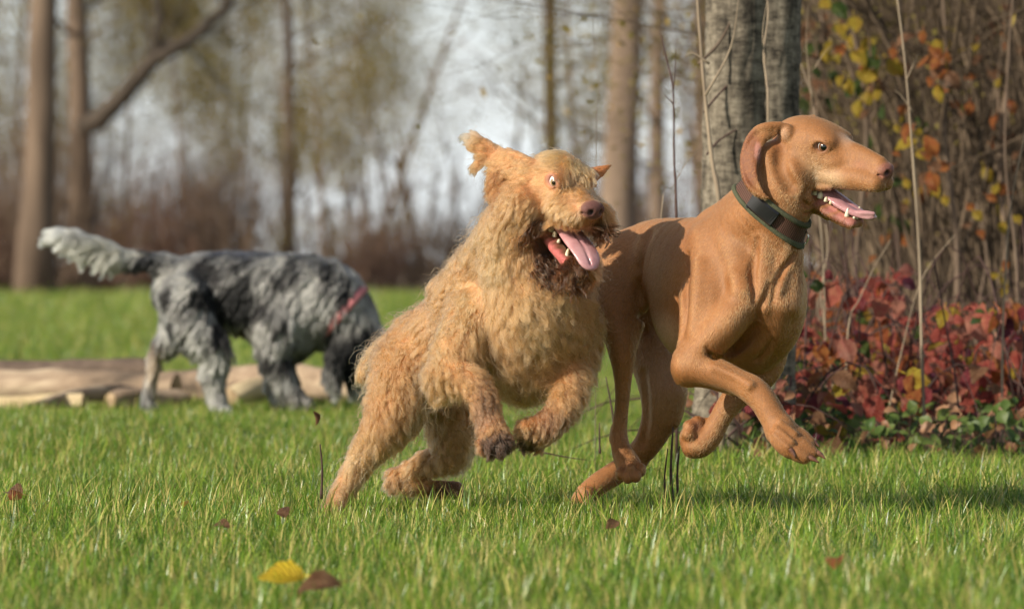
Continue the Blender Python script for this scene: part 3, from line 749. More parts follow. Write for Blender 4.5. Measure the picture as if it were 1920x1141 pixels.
# red-leaved bramble
rb = np.random.default_rng(77)
br = empty('bramble_bush', gp(1640, 15.2)); tag(br, 'bramble with crimson, salmon and orange leaves at the foot of the thicket', 'bush')
sm = MB(); cpts = []
for k in range(230):
    px = 1300 + 780 * rb.random() ** .9; D = 14.2 + 2.4 * rb.random(); hh = (.10 + .42 * rb.random()) * (.65 if px < 1430 else 1) * (.88 + .5 * mnoise.noise(Vector((px * .012, D * .8, 2.2))) + .2)
    if k % 9 == 0: px = 1330 + 170 * rb.random(); D = 13.15 + .9 * rb.random(); hh = .10 + .20 * rb.random()
    p = gp(px, D); a = rb.random() * 6.283; reach = .15 + .35 * rb.random()
    pts = []
    for s in range(7):
        t = s / 6; pts.append(p + Vector((math.cos(a) * reach * t, math.sin(a) * reach * t * .6, hh * math.sin(math.pi * (.1 + .75 * t)) - .02)))
    sm.tube(pts, [.0035 - .0025 * s / 6 for s in range(7)], 4); cpts += pts[1:]
link('stems', sm.mesh('stems', [M_DARKSTEM]), br)['kind'] = 'stuff'
pal = [0, 0, 0, 5, 5, 8, 5, 2, 2, 0, 1, 3, 4, 6, 2, 8, 8, 7]
def bramble_pos():
    while True:
        q = cpts[rb.integers(len(cpts))] + Vector(rb.normal(0, .035, 3)); px = 960 + q.x / q.y * F_PX; py = HORIZ - (q.z - CAM_Z) / q.y * F_PX
        if px < 1330 or px > 2040: continue
        top = (560 if px > 1700 else 505 + max(0, 1580 - px) * .45) + 60 * mnoise.noise(Vector((px * .02, 1.7, 4)))
        if py < top or (px < 1470 and py < 640): continue
        if mnoise.noise(Vector((q.x * 9, q.y * 5, q.z * 9))) < -.08 and rb.random() < .8: continue
        return q, px, py
cand = [bramble_pos() for _ in range(1450)]; cand.sort(key=lambda c: c[0].y)
for i, (q, px, py) in enumerate(cand[:300]):
    mi = pal[rb.integers(len(pal))] 
    if py > 760: mi = [4, 4, 6, 3, 7, 0][rb.integers(6)]
    if px < 1480: mi = [1, 7, 6, 4, 0, 5][rb.integers(6)]
    nrm = Vector((-.35, -.75, .45)) + Vector(rb.normal(0, .5, 3)); put_leaf(br, mi, q, nrm, math.pi + rb.normal(0, .9), .032 + .044 * rb.random(), i)
fl = {}
for i, (q, px, py) in enumerate(cand[300:]):
    mi = pal[rb.integers(len(pal))]
    if py > 740: mi = [4, 4, 6, 3, 7, 0][rb.integers(6)]
    M = Matrix.Translation(q) @ face(Vector((-.3, -.7, .45)) + Vector(rb.normal(0, .5, 3)), math.pi + rb.normal(0, 1), None).to_4x4() @ Matrix.Scale(.030 + .034 * rb.random(), 4)
    me = LEAF[mi][i % 2]; fl.setdefault(mi, ([], [], []))
    V, F, C = fl[mi]; o0 = len(V); V += [tuple(M @ v.co) for v in me.vertices]; F += [tuple(x + o0 for x in p.vertices) for p in me.polygons]; C += [tuple(c.color)[:3] for c in me.color_attributes[0].data]
for mi, (V, F, C) in fl.items(): link('leaf_mass', mesh_np('leaf_mass', V, np.array(F), [LM[mi]], np.array(C)), br)['kind'] = 'stuff'

# low undergrowth where the grass meets the bramble and round the trunk: one mass
ug = MB(); UM = [LM[4], LM[6], M_DARKSTEM, LM[5]]; UL = {0: LEAF[4], 1: LEAF[6], 3: LEAF[5]}
V, F, MI = [], [], []
for i in range(850):
    px = 1275 + 760 * rb.random(); D = 12.9 + 1.5 * rb.random() if px < 1490 else 13.5 + .9 * rb.random(); p = gp(px, D)
    if mnoise.noise(Vector((p.x * 4, p.y * 3, 7))) < -.15 or (px < 1490 and rb.random() < .35): continue
    h = .015 + .13 * rb.random() ** 1.3 * (1 if px > 1490 else 1.35); q = p + Vector((rb.normal(0, .02), rb.normal(0, .02), h)); k = [0, 0, 0, 1, 1, 0][rb.integers(6)] if px > 1490 else [0, 1, 1, 1, 1, 0][rb.integers(6)]
    M = Matrix.Translation(q) @ face(Vector((-.2, -.6, .7)) + Vector(rb.normal(0, .4, 3)), rb.random() * 6.28, None).to_4x4() @ Matrix.Scale(.020 + .026 * rb.random(), 4)
    me = UL[k][i % 2]; ug.add([M @ v.co for v in me.vertices], [tuple(f.vertices) for f in me.polygons], k); ug.tube([p, q], [.0012, .0008], 3, 2)
o = link('undergrowth', ug.mesh('undergrowth', UM)); o['kind'] = 'stuff'

# saplings with yellow and orange leaves in the thicket
def sapling(spine, r, m, label, leaves, cat='sapling', group=None, sides=6, name='sapling', twigs=()):
    base = Vector(spine[0]); root = empty(name, base); tag(root, label, cat, group)
    mb = MB(); P = catmull([list(p) for p in spine], 5); R_ = np.linspace(r, r * .45, len(P)) * (1 + .12 * np.sin(np.arange(len(P)) * 1.9))
    mb.tube([Vector(p) for p in P], list(R_), sides)
    for tw in twigs: 
        Q = catmull([list(p) for p in tw], 4); mb.tube([Vector(p) for p in Q], list(np.linspace(r * .5, r * .15, len(Q))), 5)
    link('stem', mb.mesh('stem', [m]), root)
    for (mi, q, nrm, roll, s, k) in leaves: put_leaf(root, mi, q, nrm, roll, s, k)
    return root
def leafset(cents, n, spread, cols, D, size, rng):
    out = []
    for _ in range(n):
        cx, cy = cents[rng.integers(len(cents))]; q = at(cx + rng.normal(0, spread), cy + rng.normal(0, spread), D + rng.normal(0, .12))
        out.append((cols[rng.integers(len(cols))], q, Vector((-.3, -.8, .3)) + Vector(rng.normal(0, .4, 3)), math.pi + rng.normal(0, .8), size * (.7 + .6 * rng.random()), int(rng.integers(2))))
    return out
rl = np.random.default_rng(5)
sapling([gp(1600, 17.2), at(1605, 500, 17.2), at(1625, 250, 17.2), at(1600, 60, 17.2), at(1560, -60, 17.2)], .010, M_TWIG, 'sapling with clusters of yellow leaves, above and behind the brown dog’s forehead',
        leafset([(1575, 60), (1590, 90), (1625, 75), (1650, 150), (1600, 140), (1665, 95), (1560, 30), (1640, 165)], 48, 26, [3, 3, 3, 6, 4, 2], 17.2, .052, rl), twigs=[[at(1625, 250, 17.2), at(1650, 180, 17.2), at(1680, 90, 17.2)], [at(1612, 120, 17.2), at(1580, 70, 17.2), at(1550, 20, 17.2)]])
sapling([gp(1790, 17.4), at(1795, 480, 17.4), at(1770, 250, 17.4), at(1775, 120, 17.4), at(1765, -40, 17.4)], .010, M_TWIG, 'sapling with hanging orange leaves, high over the bramble at the right',
        leafset([(1765, 120), (1785, 95), (1770, 160), (1740, 290), (1720, 240), (1755, 300), (1730, 60)], 26, 13, [2, 2, 6, 3], 16.2, .055, rl), twigs=[[at(1770, 250, 17.4), at(1740, 240, 17.4), at(1715, 280, 17.4)]])
sapling([gp(1830, 16.6), at(1832, 600, 16.6), at(1850, 480, 16.6), at(1830, 380, 16.6)], .006, M_TWIG, 'short sapling with small yellow and rust leaves between bramble and right border',
        leafset([(1830, 380), (1850, 420), (1860, 450), (1880, 340), (1715, 270), (1700, 235), (1740, 350), (1870, 500)], 26, 16, [3, 2, 6, 3], 16.6, .036, rl))

for (px, D, lab, cents, colset) in ((1680, 17.8, 'sapling with scattered muted yellow and tan leaves behind the tall pale stem', [(1660, 230), (1700, 330), (1640, 300), (1690, 420), (1620, 380), (1760, 200)], [3, 6, 6, 2, 4]),
        (1880, 17.5, 'sapling with rusty hanging leaves along the upper right border', [(1860, 90), (1890, 200), (1840, 240), (1900, 330), (1870, 30), (1820, 150)], [6, 2, 6, 3]),
        (1530, 18.2, 'sapling with small brown and olive leaves just right of the grey-barked tree', [(1510, 60), (1530, 150), (1500, 200), (1545, 30), (1520, 110)], [6, 4, 3, 6])):
    sapling([gp(px, D), at(px + 8, 520, D), at(px - 6, 300, D), at(px + 12, 100, D), at(px + 4, -60, D)], .010, M_TWIG, lab, leafset(cents, 34, 30, colset, D, .045, rl),
            twigs=[[at(px - 4, 330, D), at((px + x) / 2, y + 40, D), at(x, y, D)] for x, y in cents[:4]])

# ------------------------------------------------------------------ the grey-barked tree beside the dogs
def big_trunk():
    root = empty('tree', gp(1392, 13.6)); tag(root, 'grey-barked double trunk standing right behind the brown dog', 'tree')
    na, nh = 96, 210; V = []; F = []; Hh = 4.6; cx, cy = root.location.x, 13.6
    ang = np.linspace(0, 2 * math.pi, na, endpoint=False); zs = np.linspace(-.1, Hh, nh)
    A, Z = np.meshgrid(ang, zs); ca, sa = np.cos(A), np.sin(A)
    def ray(c, r): 
        b = ca * c[0] + sa * c[1]; q = b * b - (c[0] ** 2 + c[1] ** 2 - r * r); return np.where(q > 0, b + np.sqrt(np.maximum(q, 0)), 0)
    R_ = np.maximum(ray((-.040, -.012), .078), ray((.048, .014), .072)) * (1 + .55 * np.exp(-(Z + .1) / .10)) * (1 - .02 * Z)
    pts = np.stack([ca * .1, sa * .1, Z * .30], -1).reshape(-1, 3)
    nz = vnoise(pts, .016, 3, 4).reshape(A.shape); nz2 = vnoise(np.stack([ca * .1, sa * .1, Z * 1.6], -1).reshape(-1, 3), .02, 9, 3).reshape(A.shape)
    R_ = R_ + .0045 * nz + .0030 * nz2 - .004 * np.clip(np.abs(nz) * -8 + 1, 0, 1)
    X = cx + R_ * ca + .03 * np.sin(Z * .9); Y = cy + R_ * sa
    V = np.stack([X, Y, Z], -1).reshape(-1, 3); i = np.arange(nh - 1)[:, None] * na; j = np.arange(na)[None, :]; j2 = (j + 1) % na
    F = np.stack([i + j, i + j2, i + na + j2, i + na + j], -1).reshape(-1, 4)
    m = bpy.data.materials.new('cracked_grey_bark'); t, n, l = nt(m); b = n['Principled BSDF']; b.inputs['Roughness'].default_value = .92; b.inputs['Specular IOR Level'].default_value = .2
    tc = n.new('ShaderNodeTexCoord')
    def nz_(sc, st, d=7):
        mp = n.new('ShaderNodeMapping'); mp.inputs['Scale'].default_value = st; x = n.new('ShaderNodeTexNoise'); x.inputs['Scale'].default_value = sc; x.inputs['Detail'].default_value = d; x.inputs['Roughness'].default_value = .7
        l.new(tc.outputs['Object'], mp.inputs[0]); l.new(mp.outputs[0], x.inputs[0]); return x.outputs['Fac']
    a1, a2, a3 = nz_(30, (1, 1, .22)), nz_(26, (1, 1, 2.6)), nz_(120, (1, 1, 1.6), 3)
    c = n.new('ShaderNodeValToRGB'); e = c.color_ramp.elements; e.new(.5); e[0].position = .40; e[0].color = (.035, .029, .022, 1); e[1].position = .5; e[1].color = (.13, .108, .080, 1); e[2].position = .62; e[2].color = (.28, .24, .18, 1)
    mm = n.new('ShaderNodeMath'); mm.operation = 'ADD'; l.new(a1, mm.inputs[0]); l.new(a2, mm.inputs[1]); mh = n.new('ShaderNodeMath'); mh.operation = 'MULTIPLY'; mh.inputs[1].default_value = .5; l.new(mm.outputs[0], mh.inputs[0]); l.new(mh.outputs[0], c.inputs[0])
    li = n.new('ShaderNodeValToRGB'); e = li.color_ramp.elements; e[0].position = .70; e[0].color = (0, 0, 0, 1); e[1].position = .76; e[1].color = (1, 1, 1, 1); l.new(a3, li.inputs[0])
    mx = n.new('ShaderNodeMix'); mx.data_type = 'RGBA'; l.new(li.outputs[0], mx.inputs[0]); l.new(c.outputs[0], mx.inputs[6]); mx.inputs[7].default_value = (.46, .42, .28, 1); l.new(mx.outputs[2], b.inputs['Base Color'])
    bp = n.new('ShaderNodeBump'); bp.inputs['Distance'].default_value = .006; l.new(mh.outputs[0], bp.inputs['Height']); l.new(bp.outputs[0], b.inputs['Normal'])
    link('trunk', mesh_np('trunk', V, F, [m]), root)
    cr = MB(); tips = []
    for k in range(9): a = k * .7 + rt.random(); branch(cr, Vector((cx, cy, 2.6 + 2.0 * k / 9)), (math.cos(a), math.sin(a), .7), 2.2, .04, 0, rt, tips)
    cr.tube([Vector((cx + .02, cy, 4.4)), Vector((cx, cy, 6.5)), Vector((cx + .1, cy, 8.5))], [.09, .06, .02], 8)
    link('crown', cr.mesh('crown', [M_TWIG]), root)
    return root
big_trunk()
GS = 'thin leafless stems growing round the grey-barked tree and the bramble'
ST = [  # photo polyline, distance, radius px, material, label, twigs
    ([(1350, 420), (1335, 300), (1322, 180), (1312, 60), (1306, -30)], 13.25, 8, M_STRAW, 'gnarled pale stem hugging the left side of the grey-barked trunk', [[(1322, 180), (1370, 90), (1386, -10)], [(1330, 120), (1300, 100), (1285, 106)]]),
    ([(1268, 410), (1264, 300), (1262, 170), (1252, 120), (1240, 68)], 12.9, 4, M_DARKSTEM, 'dark reddish forked shoot standing left of the grey-barked tree', [[(1262, 170), (1266, 130), (1267, 80)], [(1262, 195), (1250, 182), (1246, 178)]]),
    ([(1440, 240), (1438, 160), (1432, 100), (1440, 30), (1437, -20)], 13.3, 4, M_STRAW, 'pale shoot rising in front of the trunk just above the brown dog’s ear', [[(1436, 120), (1430, 60), (1440, -10)]]),
    ([(1320, 210), (1345, 180), (1375, 150), (1400, 130)], 13.47, 3.5, M_DARKSTEM, 'short dark twig slanting across the middle of the grey-barked trunk', []),
    ([(1310, 120), (1345, 85), (1370, 40), (1392, -20)], 13.46, 4.5, M_TWIG, 'brown twig slanting up across the top of the grey-barked trunk', []),
    ([(1325, 290), (1350, 262), (1390, 240), (1430, 236)], 13.46, 3, M_DARKSTEM, 'dark twig curving towards the brown dog’s ear', []),
    ([(1735, 850), (1728, 640), (1724, 480), (1712, 300), (1697, 120), (1680, -20)], 14.0, 5, M_STRAW, 'tall pale stem rising through the middle of the bramble', [[(1712, 210), (1690, 180), (1678, 170)], [(1700, 150), (1715, 115), (1722, 100)]]),
    ([(1485, 790), (1486, 720), (1478, 640)], 14.2, 7, M_STRAW, 'short grey-white stake just right of the brown dog’s chest', []),
    ([(1808, 860), (1790, 700), (1768, 580), (1750, 480)], 13.9, 3.5, M_DARKSTEM, 'dark red cane crossing the right half of the bramble', []),
    ([(1940, 780), (1905, 700), (1876, 630)], 13.6, 3, M_DARKSTEM, 'dark broken twig at the right border beside the bramble', []),
    ([(1880, 640), (1886, 500), (1896, 380), (1920, 260), (1935, 200)], 14.0, 3.5, M_STRAW, 'pale bent stalk along the right border', []),
    ([(1915, 700), (1905, 480), (1885, 300), (1890, 120), (1900, -20)], 15.4, 5, M_TWIG, 'mauve-grey branch rising out of view at the right border', []),
    ([(1545, 520), (1530, 330), (1525, 200), (1505, 130), (1485, 70)], 14.4, 3, M_STRAW, 'pale forked stalk right above the brown dog’s head', [[(1524, 200), (1512, 90), (1515, 10)], [(1526, 130), (1545, 100), (1560, 85)]]),
    ([(1590, 620), (1612, 560), (1640, 500), (1670, 450)], 14.3, 2.5, M_STRAW, 'thin straw stalk slanting over the top of the bramble', []),
    ([(1560, 700), (1540, 560), (1552, 470), (1548, 420)], 14.6, 3, M_STRAW, 'pale stalk between the brown dog’s chest and the bramble top', []),
    ([(1610, 560), (1600, 480), (1598, 420)], 14.5, 3, M_DARKSTEM, 'dark thin cane under the brown dog’s chin', []),
    ([(1240, 405), (1262, 350), (1290, 300), (1312, 280)], 13.0, 1.6, M_STRAW, 'thin pale runner arching from the brown dog’s back to the trunk', []),
    ([(1660, 800), (1690, 660), (1730, 520), (1790, 440)], 14.1, 2, M_STRAW, 'long straw stalk leaning right across the bramble', []),
    ([(1850, 860), (1830, 760), (1800, 690)], 13.8, 2.2, M_DARKSTEM, 'low dark twig at the foot of the bramble', []),
    ([(1118, 260), (1124, 180), (1112, 60), (1116, -20)], 12.5, 1.0, M_STRAW, 'hair-thin stalk hanging over the shaggy dog’s forehead', []),
]
for (pl, D, rp, m, lab, tw) in ST:
    pts = [at(x, y, D + .03 * i) for i, (x, y) in enumerate(pl)]
    if 350 < pl[0][1] < 790 or pl[0][0] in (1440, 1118): pts.insert(0, gp(pl[0][0] + (pl[0][0] - pl[1][0]) * .3, D))
    sapling(pts, rp * .72 / (F_PX / D), m, lab, [], 'stem', GS, name='dry_stem', twigs=[[at(x, y, D) for x, y in t] for t in tw])
GG = 'dark dead stalks standing in the grass'
for (pl, D, rp, lab) in [
    ([(1262, 945), (1258, 880), (1262, 800)], 11.05, 3.5, 'thickest dark dead stalk in the grass under the brown dog’s belly'),
    ([(1250, 945), (1246, 900), (1252, 840)], 11.1, 2.5, 'thin dark dead stalk left of the thickest one under the brown dog’s belly'),
    ([(1272, 940), (1270, 890), (1274, 836)], 11.15, 3, 'blunt dark dead stalk right of the thickest one under the brown dog’s belly'),
    ([(602, 935), (604, 880), (600, 832)], 11.0, 2.8, 'dark dead stalk just left of the shaggy dog’s hind paw'),
    ([(1152, 800), (1146, 760), (1136, 706)], 12.3, 2.5, 'slanting dark stalk between the two running dogs, taller one'),
    ([(1125, 850), (1124, 820), (1124, 792)], 12.0, 2.2, 'short dark stalk between the two running dogs'),
    ([(1108, 960), (1106, 940), (1100, 918)], 10.85, 2.2, 'stubby dark stalk beside the brown dog’s hind paw'),
    ([(1020, 848), (1060, 856), (1100, 862)], 12.2, 1.6, 'thin dark twig lying level above the grass between the dogs'),
    ([(1212, 1010), (1188, 990), (1160, 975)], 10.6, 1.6, 'thin bent twig in the grass in front of the brown dog’s hind paw')]:
    sapling([at(x, y, D) for x, y in pl], rp / (F_PX / D), M_DARKSTEM, lab, [], 'stalk', GG, name='dead_stalk')

# ------------------------------------------------------------------ logs
def log(name, p0, p1, r0, r1, m, me_end, label, seed, kind_cat='log', g=None):
    root = empty(name, (Vector(p0) + Vector(p1)) / 2); tag(root, label, kind_cat, g); rr = np.random.default_rng(seed)
    n, k = 40, 20; V = []; F = []; ax = (Vector(p1) - Vector(p0)); L = ax.length; ax.normalize(); a = ax.cross(Vector((0, 0, 1))).normalized(); b = ax.cross(a)
    for i in range(n + 1):
        t = i / n; c = Vector(p0).lerp(Vector(p1), t) + Vector((0, 0, .012 * math.sin(t * 5 + seed)))
        for j in range(k):
            th = 2 * math.pi * j / k; r = (r0 + (r1 - r0) * t) * (1 - .25 * (abs(t - .5) * 2) ** 6 + .22 * mnoise.noise(Vector((t * L * 3, math.cos(th) * 1.5, math.sin(th) * 1.5 + seed))) + .12 * mnoise.noise(Vector((t * L * 9, math.cos(th) * 4, math.sin(th) * 4))))
            V.append(c + a * math.cos(th) * r + b * math.sin(th) * r)
    for i in range(n):
        for j in range(k): F.append((i * k + j, i * k + (j + 1) % k, (i + 1) * k + (j + 1) % k, (i + 1) * k + j))
    link('bark', mesh_np('bark', [tuple(v) for v in V], F, [m]), root)
    for e, s in ((0, 1), (n, -1)):
        ring = V[e * k:(e + 1) * k]; c = sum(ring, Vector()) / k; off = ax * (-.004 if e == 0 else .004)
        VV = [tuple(v + off) for v in ring] + [tuple(c + off * 3)]; FF = [(j, (j + 1) % k, k) if s < 0 else ((j + 1) % k, j, k) for j in range(k)]
        link('cut_end', mesh_np('cut_end', VV, FF, [me_end], smooth=False), root)
    return root
M_LOG = noise_mat('weathered_log_bark', [(.34, (.08, .06, .045)), (.5, (.28, .20, .135)), (.66, (.50, .39, .27))], 7, 8, rough=.9, bump=.008, bscale=25, stretch=(.25, 1, 1))
M_LOG2 = noise_mat('stripped_pale_wood', [(.3, (.42, .31, .17)), (.7, (.66, .54, .34))], 6, 6, rough=.8, bump=.003, stretch=(.2, 1, 1))
M_END = noise_mat('cut_wood', [(.3, (.24, .16, .09)), (.7, (.42, .31, .19))], 20, 4, rough=.85)
g0 = 'felled logs lying behind the grey dog'
log('log', gp(-260, 19.4) + Vector((0, 0, .05)), gp(330, 19.0) + Vector((0, 0, .055)), .080, .062, M_LOG, M_END, 'thick weathered tan log reaching from the left border to the grey dog’s hind legs', 1, g=g0)
log('log', gp(250, 19.5) + Vector((0, 0, .05)), gp(700, 18.9) + Vector((0, 0, .06)), .058, .070, M_LOG, M_END, 'weathered tan log running on behind the grey dog’s forelegs', 11, g=g0)
log('log', gp(-220, 18.7) + Vector((0, 0, .03)), gp(157, 18.5) + Vector((0, 0, .025)), .036, .032, M_LOG2, M_END, 'thin pale stripped log with a bright end, in front of the long log', 2, g=g0)
log('log', gp(40, 18.3) + Vector((0, 0, .02)), gp(250, 18.9) + Vector((0, 0, .05)), .022, .03, M_LOG, M_END, 'short crooked branch piece leaning on the long log at the left', 5, g=g0)
log('log', gp(430, 18.6) + Vector((0, 0, .03)), gp(560, 18.9) + Vector((0, 0, .045)), .045, .038, M_LOG2, M_END, 'short pale log piece seen between the grey dog’s legs', 6, g=g0)
log('log', gp(210, 18.5) + Vector((0, 0, .03)), gp(345, 18.7) + Vector((0, 0, .03)), .035, .045, M_LOG, M_END, 'stubby tan log piece by the grey dog’s hind feet', 7, g=g0)
log('log', gp(-240, 19.7) + Vector((0, 0, .10)), gp(300, 19.6) + Vector((0, 0, .085)), .062, .05, noise_mat('dark_log_bark', [(.3, (.07, .05, .04)), (.7, (.25, .18, .13))], 6, 7, rough=.9, bump=.006), M_END, 'darker log lying on the far side of the long log', 3, g=g0)

# ------------------------------------------------------------------ fallen leaves
GF = 'fallen leaves on the grass'
def fallen(px, py, D, mi, size, nrm, roll, lab, k=0, lift=.03):
    size *= .72; nrm = (nrm[0], nrm[1] * .75, nrm[2] + (.25 if py > 900 else 0))
    p = at(px, py, D); o = bpy.data.objects.new('fallen_leaf', LEAF[mi][k]); COL.objects.link(o)
    o.matrix_basis = Matrix.Translation(p) @ face(nrm, roll, None).to_4x4() @ Matrix.Scale(size, 4); tag(o, lab, 'leaf', GF)
def dd(py): return CAM_Z * F_PX / (py - HORIZ)
fallen(40, 925, dd(960), 6, .07, (-.3, -.7, .6), 1.2, 'curled brown leaf lying in the grass at the left border', 1)
fallen(18, 935, dd(962), 2, .05, (.3, -.8, .5), -1.0, 'rust-orange leaf tip beside the curled leaf at the left border', 0)
fallen(430, 985, dd(1010), 6, .055, (-.2, -.6, .7), 1.4, 'small dry rust leaf half sunk in the grass, left of the shaggy dog’s hind paw', 1)
LM.append(autumn_mat('bright_yellow_leaf', (.85, .62, .03), (.78, .52, .03))); LEAF[9] = [leaf_mesh('leaf', LM[9], 1, .78, .2, .18, 40), leaf_mesh('leaf', LM[9], 1, .66, .38, .35, 41)]
fallen(570, 1078, dd(1104), 9, .095, (-.1, -.75, .6), 1.5, 'bright yellow leaf in the foreground grass', 0)
fallen(640, 1090, dd(1112), 6, .085, (.1, -.8, .5), 1.65, 'brown curled leaf next to the bright yellow one', 1)
fallen(535, 968, dd(990), 6, .045, (-.3, -.8, .5), .6, 'pale curled leaf in the grass in front of the shaggy dog’s hind paw', 0)
fallen(1565, 1062, dd(1085), 2, .06, (-.3, -.6, .7), .4, 'tan leaf in the foreground grass at the right', 1)
fallen(1160, 975, dd(1000), 6, .04, (.1, -.9, .5), 2.2, 'small dark leaf beside the brown dog’s hind paw', 0)
fallen(590, 770, 11.2, 6, .040, (.8, -.7, .2), 3.3, 'dark little leaf hanging in the air above the stalk by the shaggy dog’s hind leg', 1)
fallen(345, 948, dd(975), 3, .03, (-.3, -.6, .6), .4, 'tiny yellowish leaf in the grass left of the shaggy dog', 0)
# ------------------------------------------------------------------ smooth-coated dog
def chn(B, L, k=10, sq=None, n=4, sub=False):
    """L: rows of (px, py, dy, radius)"""
    B.chain([(V3(a, b, c), r) for a, b, c, r in L], k, sq, n, sub)

def lchn(B, fr, L, k=8, sq=None, n=4, sub=False):
    """rows (f, n, u, r) in a head frame; sq axis given in the head frame too"""
    if sq is not None: sq = (sq[0][0] * fr.F + sq[0][1] * fr.N + sq[0][2] * fr.U, sq[1])
    B.chain([(fr.p(a, b, c), r) for a, b, c, r in L], k, sq, n, sub)

VIZ_H = Frame(V3(1562, 270, -205), R(35), R(12.5), R(-8))
VIZ_EYES = [(2, 36, 0), (2, -36, 0)]
def vizsla_sdf(h=2.5):
    B = Body((1030, -330, -990), (1700, 290, -190), h)
    lat = (0.74, 0.67, 0.0)
    # trunk
    chn(B, [(1168, 512, 190, 66), (1225, 492, 120, 80), (1285, 500, 30, 92), (1345, 512, -50, 104), (1395, 525, -100, 104), (1415, 550, -130, 98)], 0, (lat, .88))
    B.ell(V3(1326, 566, -30), (118, 96, 122), Frame((0, 0, 0), R(48), R(-4)).M, 30)      # rib cage
    B.ell(V3(1404, 590, -100), (92, 90, 98), Frame((0, 0, 0), R(48), R(0)).M, 24)
    chn(B, [(1452, 500, -130, 40), (1460, 560, -145, 42), (1456, 615, -145, 40), (1425, 660, -115, 32)], 30)        # breast
    # neck
    chn(B, [(1372, 470, -70, 78), (1405, 440, -110, 76), (1436, 405, -150, 66), (1462, 372, -175, 60), (1478, 335, -190, 54)], 30)
    chn(B, [(1448, 300, -190, 34), (1436, 345, -165, 36), (1425, 380, -150, 40)], 20)
    chn(B, [(1492, 372, -195, 30), (1470, 420, -185, 36), (1458, 470, -170, 38)], 24)
    chn(B, [(1338, 412, -60, 20), (1362, 398, -80, 22), (1392, 378, -120, 26)], 24)
    # near shoulder: blade, upper arm
    chn(B, [(1348, 425, -110, 20), (1372, 470, -150, 30), (1392, 520, -180, 34), (1400, 568, -205, 30)], 16)
    chn(B, [(1322, 450, -105, 26), (1336, 530, -150, 40), (1340, 600, -180, 42)], 20)
    chn(B, [(1398, 560, -205, 30), (1365, 604, -215, 34), (1322, 650, -208, 32), (1294, 690, -200, 29)], 12)
    chn(B, [(1306, 560, -140, 32), (1308, 620, -165, 34), (1294, 672, -190, 28)], 18)    # triceps
    chn(B, [(1272, 665, -190, 9), (1276, 700, -188, 14), (1288, 712, -190, 12)], 7)     # elbow tip
    # near forearm
    chn(B, [(1292, 688, -200, 32), (1320, 692, -212, 30), (1350, 701, -225, 27), (1385, 716, -240, 24), (1412, 731, -252, 26), (1432, 752, -262, 25),
            (1450, 782, -272, 25), (1464, 805, -280, 28)], 10)
    chn(B, [(1275, 712, -190, 7), (1330, 722, -205, 6), (1370, 736, -225, 5)], 8)
    chn(B, [(1464, 808, -280, 27), (1480, 824, -288, 25)], 8)
    for a in ([(1478, 808, -276, 17), (1500, 818, -282, 16), (1518, 830, -288, 12)],
              [(1480, 822, -292, 17), (1504, 836, -298, 16), (1523, 848, -302, 12)],
              [(1474, 834, -302, 16), (1492, 848, -308, 15), (1508, 857, -311, 12)],
              [(1460, 824, -302, 16), (1468, 836, -308, 14), (1476, 845, -311, 11)]): chn(B, a, 7)
    for a in ([(1462, 790, -3, 4), (1492, 812, -2, 4)], [(1455, 800, -3, 4), (1486, 828, -2, 4)], [(1450, 812, -3, 4), (1478, 838, -2, 4)]): B.on(a, 6)   # tendons
    B.on([(1340, 688, 0, 5), (1380, 706, -1, 6), (1406, 722, -2, 8)], 10)
    # far foreleg, wrist folded
    chn(B, [(1442, 640, -60, 40), (1436, 690, -70, 30), (1404, 722, -80, 27), (1372, 752, -90, 23), (1350, 785, -96, 20), (1334, 815, -100, 21), (1315, 834, -102, 22),
            (1300, 836, -100, 20)], 14)
    chn(B, [(1300, 836, -100, 20), (1290, 820, -98, 16), (1298, 804, -94, 15)], 8)
    for q in ((1294, 798, -107), (1308, 791, -98), (1319, 794, -88), (1291, 814, -114)): B.ell(V3(*q), (13, 13, 12), None, 7)
    B.ell(V3(1307, 812, -99), (17, 15, 18), None, 6)
    # near hind leg
    chn(B, [(1172, 500, 120, 66), (1158, 540, 95, 58), (1150, 580, 70, 46), (1160, 625, 50, 31), (1167, 665, 45, 25), (1168, 700, 45, 18), (1167, 745, 48, 13.5), (1163, 790, 52, 13.5),
            (1161, 818, 52, 16), (1166, 845, 42, 19), (1176, 866, 30, 23), (1182, 878, 22, 23)], 20)
    chn(B, [(1152, 800, 62, 6), (1151, 822, 62, 9), (1158, 835, 58, 8)], 6)
    chn(B, [(1190, 560, 70, 20), (1196, 600, 60, 14), (1186, 640, 55, 10)], 20)
    for q in ((1164, 888, 8), (1177, 894, -4), (1192, 892, -4), (1201, 880, 8)): B.ell(V3(*q), (10.5, 14, 13), None, 3)
    B.ell(V3(1182, 878, -6), (9, 9, 9), None, 3)
    # far hind leg: thigh, shin, long metatarsus, paw on the ground
    chn(B, [(1215, 560, 250, 60), (1228, 640, 225, 58), (1240, 700, 200, 50), (1243, 745, 185, 42), (1236, 785, 190, 34), (1215, 830, 200, 26), (1186, 862, 215, 24)], 26)
    chn(B, [(1258, 735, 170, 27), (1254, 780, 180, 22)], 18)
    chn(B, [(1190, 864, 215, 23), (1160, 882, 205, 22), (1125, 905, 190, 22), (1100, 925, 180, 21)], 10)
    for q in ((1100, 938, 150, 12), (1092, 936, 165, 13), (1084, 936, 182, 13), (1086, 930, 198, 12)):
        chn(B, [(1102, 925, q[2] + 5, 14), q], 6)
    B.on([(1205, 700, 0, 5), (1212, 760, 1, 6), (1205, 830, 0, 5)], 14, True)
    # groin and tail root
    chn(B, [(1155, 488, 215, 20), (1128, 500, 260, 13), (1105, 520, 285, 8)], 12)
    # muscles laid over the near side: first swellings, then the hollows between them
    B.on([(1428, 452, 11, 12), (1431, 505, 11, 14), (1430, 560, 11, 14), (1434, 600, 11, 12)], 18)
